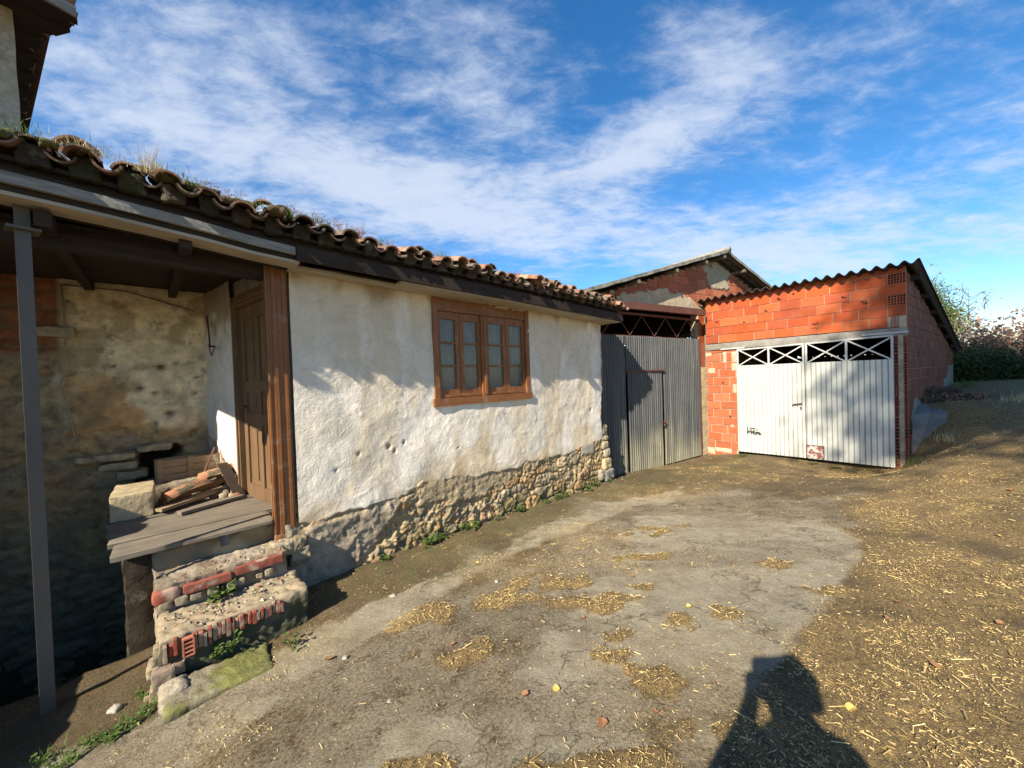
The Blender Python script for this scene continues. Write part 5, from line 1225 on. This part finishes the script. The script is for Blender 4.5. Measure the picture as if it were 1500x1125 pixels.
for i in range(26):
    u=[-.55,-.45,-.35,-.22,-.05,.0,.08,.2,.28,.34,.42,.5,.58,.66,.05,.15,1.0,1.6,2.2,2.9,3.3,3.8,4.2,4.6,-.62,.75][i]
    o=spg[i] if i<3 else spg[i%3].copy()
    if i>=3: COL.objects.link(o)
    yy=random.uniform(-.3,.0);o.location=at_house(u,yy,roofz(u)+(yy+.53)*ROOFA-.02);o.rotation_euler=(0,0,random.uniform(0,6));s=random.uniform(.8,1.3);o.scale=(s,s,s)
    tag(o,'tiny dry seed head sprig growing on the roof tiles','sprig','dry seed head sprigs along the tiled roof')
# ------------------------------------------------------------------ GROUND LITTER
def straw_mesh():
    n=300000
    X=rng.uniform(-2.6,9,n);Y=rng.uniform(1.0,10,n)
    # denser near the viewer
    keep=rng.random(n)<np.clip(3.4/(np.hypot(X,Y)+.2),.2,1)
    X=X[keep];Y=Y[keep]
    c,s,h,r=ground_masks(X,Y);cl=sstep(.46,.66,fbm(X*5,Y*5,88,4))
    pr=np.clip(.03+s*(.18+.95*cl)*(.5+1.0*sstep(.36,.58,fbm(X*1.3,Y*1.3,123,4)))+h*.5,0,1);k=rng.random(len(X))<pr;X=X[k];Y=Y[k];h=h[k]
    Z=gz(X,Y)+(fbm(X*2.2,Y*2.2,5,3)-.5)*.035+h*.014+.004+rng.random(len(X))*.006
    n=len(X);L=rng.choice([.006,.011,.019,.034,.07],n,p=[.48,.32,.15,.04,.01])*rng.uniform(.7,1.3,n)
    a=rng.uniform(0,2*PI,n);t=rng.normal(0,.28,n)*(L<.06)+rng.normal(0,.08,n)*(L>=.06);w=rng.uniform(.0008,.0019,n)*(1+np.hypot(X,Y)*.12)
    d=np.stack([np.cos(a)*np.cos(t),np.sin(a)*np.cos(t),np.sin(t)],1);s_=np.stack([-np.sin(a),np.cos(a),0*a],1)
    P=np.stack([X,Y,Z+np.abs(np.sin(t))*L/2],1)
    q=[P-d*L[:,None]/2-s_*w[:,None],P-d*L[:,None]/2+s_*w[:,None],P+d*L[:,None]/2+s_*w[:,None],P+d*L[:,None]/2-s_*w[:,None],P-d*L[:,None]/2+np.array([0,0,1])*w[:,None]*1.2,P+d*L[:,None]/2+np.array([0,0,1])*w[:,None]*1.2]
    V=np.stack(q,1).reshape(-1,3);i=np.arange(n)*6
    F=np.concatenate([np.stack([i,i+4,i+5,i+3],1),np.stack([i+1,i+2,i+5,i+4],1)])
    m=MB();m.v=[V];m.n=len(V);m.f=list(map(tuple,F.tolist()));m.c=[np.repeat(np.tile(rng.uniform(.55,1.15,(n,1)),(1,3)),6,0)]
    return m,n
m_,ns_=straw_mesh();o=m_.build('straw',MSTRAW);tag(o,'loose golden straw scattered over the yard','straw',kind='stuff')
def gravel_mesh():
    n=16000;X=rng.uniform(-3,8,n);Y=rng.uniform(1.0,9,n);keep=rng.random(n)<np.clip(2.0/(np.hypot(X,Y)+.2),.06,1);X=X[keep];Y=Y[keep]
    c,s,h,r=ground_masks(X,Y);k=rng.random(len(X))<np.clip(.25+.6*r+.2*h-.25*(c>.6),0,1);X=X[k];Y=Y[k];n=len(X)
    Z=gz(X,Y)+(fbm(X*2.2,Y*2.2,5,3)-.5)*.035
    S=rng.choice([.0025,.004,.006,.011],n,p=[.45,.35,.17,.03])*rng.uniform(.7,1.3,n)
    T=np.array([(1,0,0),(-.4,.9,0),(-.6,-.8,0),(.1,.1,.8)])
    a=rng.uniform(0,6.28,n);ca,sa=np.cos(a)[:,None],np.sin(a)[:,None]
    V=np.stack([T[None,:,0]*ca-T[None,:,1]*sa,T[None,:,0]*sa+T[None,:,1]*ca,np.repeat(T[None,:,2],n,0)*rng.uniform(.5,1.2,(n,1))],-1)*S[:,None,None]+np.stack([X,Y,Z],1)[:,None,:]
    i=np.arange(n)*4;F=np.concatenate([np.stack([i,i+1,i+3],1),np.stack([i+1,i+2,i+3],1),np.stack([i+2,i,i+3],1)])
    col=np.array([(.42,.40,.34),(.25,.22,.17),(.55,.52,.44),(.16,.12,.08)])[rng.integers(0,4,n)]
    m=MB();m.v=[V.reshape(-1,3)];m.n=4*n;m.f=list(map(tuple,F.tolist()));m.c=[np.repeat(col,4,0)];return m
o=gravel_mesh().build('gravel',MSTONE);tag(o,'fine gravel and grit lying on the yard','gravel',kind='stuff')
def leafshape(seed,s):
    rs=random.Random(seed);mb=MB();n=9;ring=[]
    for k in range(n):
        a=2*PI*k/n;r=s*(.62+.38*math.cos(a))*(1+rs.uniform(-.22,.22))*.75+s*.18
        ring.append((math.cos(a)*r,math.sin(a)*r*.8,.004+abs(math.sin(a))*s*.28+rs.uniform(0,s*.12)))
    mb.add([(0,0,.004)]+ring,[(0,k+1,(k+1)%n+1) for k in range(n)],(1,1,1));return mb
lsp=[leafshape(i,.032).build('fallen_leaf',MFALL) for i in range(4)]
LV=[(2.13,3.27,1.25,'large orange fallen leaf on the right half of the concrete patch'),(.01,1.95,1.0,'small brown fallen leaf in front of the camera, left of the yellow leaf'),(.38,1.75,1.3,'curled orange fallen leaf nearest the camera'),(.19,1.98,1.0,'pale yellow fallen leaf near the bottom of the yard'),(-1.33,2.51,1.4,'crumpled brown leaf by the right end of the mossy slab'),(1.32,6.84,1.0,None),
(-.45,2.48,.9,None),(-.42,3.81,.9,None),(5.32,3.95,1.2,None),(2.33,2.32,1,None),(2.6,2.5,1,None),(1.54,1.7,1.2,None),(.65,1.77,.9,None),(1.93,4.45,1,None),(2.16,1.9,1.1,None),(-.88,2.91,.9,None),(.99,3.2,1.0,None),(.46,2.63,.8,None),(.59,2.03,.9,None),(1.23,2.65,.9,None),(1.5,5.2,.9,None),(.1,4.6,.8,None),(3.4,4.9,.9,None),(4.2,3.2,1,None),(2.9,2.2,1,None),(-.2,2.9,.8,None),(.8,2.9,.8,None),(3.3,6.6,1,None),(1.0,6.1,1.0,None)]
for i,(x,y,s,lb) in enumerate(LV):
    o=lsp[i] if i<4 else lsp[i%4].copy()
    if i>=4: COL.objects.link(o)
    o.location=(x,y,G(x,y)+.004+(float(fbm(np.array(x*2.2),np.array(y*2.2),5,3))-.5)*.035);o.rotation_euler=(random.uniform(-.25,.25),random.uniform(-.25,.25),random.uniform(0,6));o.scale=(s,s,s)
    tag(o,lb or 'small brown fallen leaf lying flat on the yard','leaf','fallen leaves on the yard')
yl=lsp[3];yl.data.materials[0]=m_leaf('yellow_leaf',(.6,.45,.12),(.7,.5,.15))
for i,(x,y,r,lb) in enumerate([(-1.21,2.51,.022,'small pale stone on the yard beside the mossy slab'),(-1.13,3.28,.028,'brown stone on the drain strip below the rubble wall'),(-2.64,2.36,.035,'rounded stone on the dark earth left of the steps'),(-.75,2.05,.014,'white pebble on the dirt in front of the steps'),(-.9,2.2,.012,'small white pebble behind the first white pebble'),(-.2,3.35,.016,'white pebble on the dirt below the window')]):
    mb=MB();rough_block(mb,-r,r,-r*.8,r*.8,-r*.5,r*.6,.01,r*.4,r*.6,(.50,.46,.38),i);o=mb.build('loose_stone',MSTONE,None,True);o.location=(x,y,G(x,y)+r*.3);tag(o,lb,'stone')
# ------------------------------------------------------------------ PHOTOGRAPHER (behind the lens, casts the shadow)
CAMZ=1.6
per=empty('person',(-.05,-.34,G(0,-.36)-.0));per.scale=(1.1,1.0,1.12);tag(per,'person in dark jacket and jeans holding up a phone with both hands','person')
def skin(name,verts,edges,rad,mat,parent,sub=2):
    me=bpy.data.meshes.new(name);me.from_pydata(verts,edges,[]);o=bpy.data.objects.new(name,me);COL.objects.link(o);o.parent=parent
    me.materials.append(mat)
    m=o.modifiers.new('Skin','SKIN');m.use_smooth_shade=True
    for i,v in enumerate(me.skin_vertices[0].data): v.radius=(rad[i],rad[i]*(1 if not hasattr(rad[i],'__len__') else 1));v.use_root=(i==0)
    s=o.modifiers.new('Sub','SUBSURF');s.levels=sub;s.render_levels=sub
    return o
gh=-G(0,-.42)   # ground offset
z0=CAMZ+0-G(0,-.42)
V=[(0,0,.95),(0,0,1.12),(0,.0,1.30),(0,.0,1.44),(0,.02,1.53),(0,.04,1.60),(0,.05,1.68),(0,.03,1.74),
 (-.10,0,.90),(-.12,.02,.50),(-.13,-.01,.10),(-.14,.12,.04),
 (.10,0,.90),(.12,.02,.50),(.14,-.01,.10),(.16,.12,.04),
 (-.17,.0,1.40),(-.19,.16,1.20),(.01,.285,1.40),(.02,.315,1.46),
 (.18,.0,1.42),(.29,.16,1.22),(.18,.285,1.40),(.17,.315,1.46)]
E_=[(0,1),(1,2),(2,3),(3,4),(4,5),(5,6),(6,7),(0,8),(8,9),(9,10),(10,11),(0,12),(12,13),(13,14),(14,15),(3,16),(16,17),(17,18),(18,19),(3,20),(20,21),(21,22),(22,23)]
Rr=[.15,.14,.16,.11,.055,.075,.085,.05,.095,.062,.045,.035,.095,.062,.045,.035,.07,.052,.034,.034,.07,.052,.034,.034]
MSK=NT('skin').fin((.50,.30,.21),.5)
MJK=NT('dark_jacket').fin((.03,.035,.05),.9);MJE=NT('blue_jeans').fin((.05,.08,.15),.9);MHR=NT('dark_hair').fin((.03,.02,.015),.7)
bd=skin('body',V,E_,Rr,MSK,per)
# five separate fingers each hand around the phone edges
for sx,hx in((-1,.02),(1,.17)):
    hv=[(hx,.315,1.46)];he=[];hr=[.026]
    for k,(dz,L_) in enumerate([(.035,.05),(.015,.06),(-.005,.055),(-.024,.045)]):
        b=len(hv);x=hx-sx*.012
        hv+=[(hx+sx*.006,.328,1.465+dz),(hx-sx*.012,.336,1.467+dz),(hx-sx*.024,.334,1.468+dz)];he+=[(0,b),(b,b+1),(b+1,b+2)];hr+=[.010,.009,.008]
    b=len(hv);hv+=[(hx-sx*.02,.305,1.445),(hx-sx*.045,.312,1.46)];he+=[(0,b),(b,b+1)];hr+=[.012,.010]
    skin('hand',hv,he,hr,MSK,bd,1)
jv=[(0,0,.86),(0,0,1.12),(0,0,1.30),(0,0,1.43),(0,.01,1.49),(-.18,0,1.39),(-.195,.16,1.19),(.0,.265,1.37),(.19,0,1.39),(.295,.16,1.21),(.175,.265,1.37)]
skin('jacket',jv,[(0,1),(1,2),(2,3),(3,4),(3,5),(5,6),(6,7),(3,8),(8,9),(9,10)],[.17,.16,.18,.12,.07,.085,.066,.046,.085,.066,.046],MJK,bd)
skin('trousers',[(0,0,.95),(-.10,0,.88),(-.12,.02,.5),(-.13,-.01,.09),(.10,0,.88),(.12,.02,.5),(.14,-.01,.09)],[(0,1),(1,2),(2,3),(0,4),(4,5),(5,6)],[.155,.105,.075,.06,.105,.075,.06],MJE,bd)
mb=MB();rough_block(mb,-.115,.12,-.09,.09,1.62,1.80,.02,.008,.03,(.03,.02,.015),3);mb.build('hair',MHR,bd,smooth=True)
mb=MB()
for x in(-.03,.03): rough_block(mb,x-.012,x+.012,.128,.145,1.668,1.682,.008,.001,.006,(.8,.8,.8),3)
mb.build('eyes',NT('eye_white').fin((.7,.7,.7),.3),bd,smooth=True)
mb=MB();rough_block(mb,-.012,.012,.12,.155,1.63,1.665,.008,.002,.01,(.5,.3,.2),3);rough_block(mb,-.025,.025,.118,.135,1.60,1.61,.008,.002,.004,(.4,.15,.12),3);
for x in(-.09,.09): rough_block(mb,x-.012,x+.012,.03,.06,1.64,1.70,.01,.002,.01,(.5,.3,.2),3)
mb.build('nose_mouth_ears',MSK,bd,smooth=True)
mb=MB();
mb.box(-.032,.125,-.0185,-.0095,1.562,1.638,(.02,.02,.02));o=mb.build('phone',NT('phone_glass').fin((.02,.02,.022),.2));tag(o,'black phone held level in both hands','phone')
# ------------------------------------------------------------------ CAMERA
cam=bpy.data.cameras.new('camera');co=bpy.data.objects.new('camera',cam);COL.objects.link(co);sc.camera=co
PT,RL=R(.9),R(1.9)
fwd=Vector((0,math.cos(PT),-math.sin(PT)));r0=Vector((1,0,0));u0=r0.cross(fwd)
rt_=r0*math.cos(RL)-u0*math.sin(RL);up_=r0*math.sin(RL)+u0*math.cos(RL)
Mc=Matrix((rt_,up_,-fwd)).transposed().to_4x4();Mc.translation=(0,0,CAMZ);co.matrix_world=Mc
cam.sensor_width=36;cam.lens=541/1500*36;cam.clip_start=.02;cam.clip_end=3000
# ------------------------------------------------------------------ SUN AND SKY
sl=bpy.data.lights.new('sun','SUN');sl.energy=5.0;sl.angle=R(.53);sl.color=(1,.90,.75)
so=bpy.data.objects.new('sun',sl);COL.objects.link(so)
dv=Vector((math.sin(SAZ)*math.cos(SEL),math.cos(SAZ)*math.cos(SEL),-math.sin(SEL)))
so.rotation_euler=dv.to_track_quat('-Z','Y').to_euler();so.location=(-10,-15,20)
w=bpy.data.worlds.new('World');sc.world=w;w.use_nodes=True;t=w.node_tree;t.nodes.clear()
N_=lambda ty,**k:[setattr(n,a,b) for n in [t.nodes.new(ty)] for a,b in k.items()] and t.nodes[-1] if k else t.nodes.new(ty)
out=t.nodes.new('ShaderNodeOutputWorld');bg=t.nodes.new('ShaderNodeBackground');bg.inputs[1].default_value=.073
sky=t.nodes.new('ShaderNodeTexSky');sky.sky_type='NISHITA';sky.sun_disc=False;sky.sun_elevation=SEL;sky.sun_rotation=SAZ+PI;sky.altitude=300;sky.air_density=1.0;sky.dust_density=.4;sky.ozone_density=3.0
tc=t.nodes.new('ShaderNodeTexCoord');sx=t.nodes.new('ShaderNodeSeparateXYZ');t.links.new(tc.outputs['Generated'],sx.inputs[0])
def wm(op,a,b=0,c=0):
    n=t.nodes.new('ShaderNodeMath');n.operation=op
    for i,v in enumerate((a,b,c)):
        if isinstance(v,(int,float)): n.inputs[i].default_value=v
        else: t.links.new(v,n.inputs[i])
    return n.outputs[0]
zz=wm('ADD',wm('MAXIMUM',sx.outputs[2],0.0),.14)
px=wm('DIVIDE',sx.outputs[0],zz);py=wm('DIVIDE',sx.outputs[1],zz)
cv=t.nodes.new('ShaderNodeCombineXYZ');t.links.new(px,cv.inputs[0]);t.links.new(py,cv.inputs[1])
def wnoise(sc_,rot,scale,det=8,rough=.6,dist=.4,loc=(0,0,0)):
    mp=t.nodes.new('ShaderNodeMapping');mp.inputs['Rotation'].default_value=(0,0,R(rot));mp.inputs['Scale'].default_value=scale;mp.inputs['Location'].default_value=loc
    t.links.new(cv.outputs[0],mp.inputs[0]);n=t.nodes.new('ShaderNodeTexNoise');n.inputs['Scale'].default_value=sc_;n.inputs['Detail'].default_value=det;n.inputs['Roughness'].default_value=rough;n.inputs['Distortion'].default_value=dist
    t.links.new(mp.outputs[0],n.inputs['Vector']);return n.outputs['Fac']
def wramp(f,a,b):
    n=t.nodes.new('ShaderNodeMapRange');n.interpolation_type='SMOOTHERSTEP';n.inputs[1].default_value=a;n.inputs[2].default_value=b;t.links.new(f,n.inputs[0]);return n.outputs[0]
# cloud banks: elongated soft masses in the cloud layer plane (x,y in layer units), broken by noise
BANKS=[ # px,py of centre, length, width, angle(deg ccw of long axis), strength   (p = d.xy/(d.z+.14))
 ]
def pdir(X,Y):
    f=541.;v=fwd+rt_*((X-750)/f)+up_*((562.5-Y)/f);v.normalize();z=max(v.z,0)+.14;return (v.x/z,v.y/z)
for (a,b,wd,st) in [((120,60),(330,190),.30,.50),((330,190),(800,360),.26,.75),((60,250),(560,330),.28,.60),((650,80),(780,170),.17,.55),((990,50),(1090,120),.10,.42),((1085,150),(880,240),.15,.72),((840,250),(900,320),.18,.50),((850,340),(1240,400),.30,.70),((1100,330),(1500,360),.45,.45),((1450,90),(1500,330),.5,.35),((560,100),(620,140),.06,.18),((700,150),(720,180),.08,.35)]:
    A=pdir(*a);B=pdir(*b);BANKS.append((A,B,wd,st))
tot=None
for (A,B,wd,st) in BANKS:
    cx,cy=(A[0]+B[0])/2,(A[1]+B[1])/2;Lh=math.dist(A,B)/2+wd;an=math.atan2(B[1]-A[1],B[0]-A[0]);ca,sa=math.cos(an),math.sin(an)
    dx=wm('SUBTRACT',px,cx);dy=wm('SUBTRACT',py,cy)
    uu=wm('DIVIDE',wm('ADD',wm('MULTIPLY',dx,ca),wm('MULTIPLY',dy,sa)),Lh);vv=wm('DIVIDE',wm('SUBTRACT',wm('MULTIPLY',dy,ca),wm('MULTIPLY',dx,sa)),wd*1.3)
    r2=wm('ADD',wm('MULTIPLY',uu,uu),wm('MULTIPLY',vv,vv));gz_=wm('MULTIPLY',wm('EXPONENT',wm('MULTIPLY',r2,-1.0)),st)
    tot=gz_ if tot is None else wm('MAXIMUM',wm('ADD',tot,wm('MULTIPLY',gz_,.35)),gz_)
n1=wnoise(2.0,-35,(1,1.8,1),10,.62,.3,(3.1,1.7,0));n2=wnoise(7.5,-30,(1,1.7,1),9,.68,.3);n3=wnoise(.55,20,(1,1,1),4,.5,.2,(7,2,0))
nn_=wm('ADD',wm('MULTIPLY',n1,.56),wm('MULTIPLY',n2,.44))
cov=wm('ADD',wm('MULTIPLY',tot,1.0),wm('MULTIPLY',wm('SUBTRACT',nn_,.5),2.1))
cov=wm('ADD',cov,wm('MULTIPLY',wm('SUBTRACT',n3,.5),.25))
mask=wramp(cov,.04,.95)
# thin haze brightening toward the horizon
hz=wm('POWER',wm('SUBTRACT',1.0,wm('MAXIMUM',sx.outputs[2],0.0)),5.0)
ccol=t.nodes.new('ShaderNodeRGB');ccol.outputs[0].default_value=(5.2,5.7,6.6,1)
sat=t.nodes.new('ShaderNodeHueSaturation');sat.inputs['Saturation'].default_value=1.3;sat.inputs['Value'].default_value=1.38;t.links.new(sky.outputs[0],sat.inputs['Color'])
mx=t.nodes.new('ShaderNodeMix');mx.data_type='RGBA';t.links.new(wm('MULTIPLY',mask,.80),mx.inputs[0]);t.links.new(sat.outputs[0],mx.inputs[6]);t.links.new(ccol.outputs[0],mx.inputs[7])
t.links.new(mx.outputs[2],bg.inputs[0]);t.links.new(bg.outputs[0],out.inputs[0])
sc.view_settings.view_transform='Standard';sc.view_settings.look='None';sc.view_settings.gamma=1;sc.view_settings.exposure=1.06
sc.cycles.max_bounces=8;sc.cycles.use_denoising=True
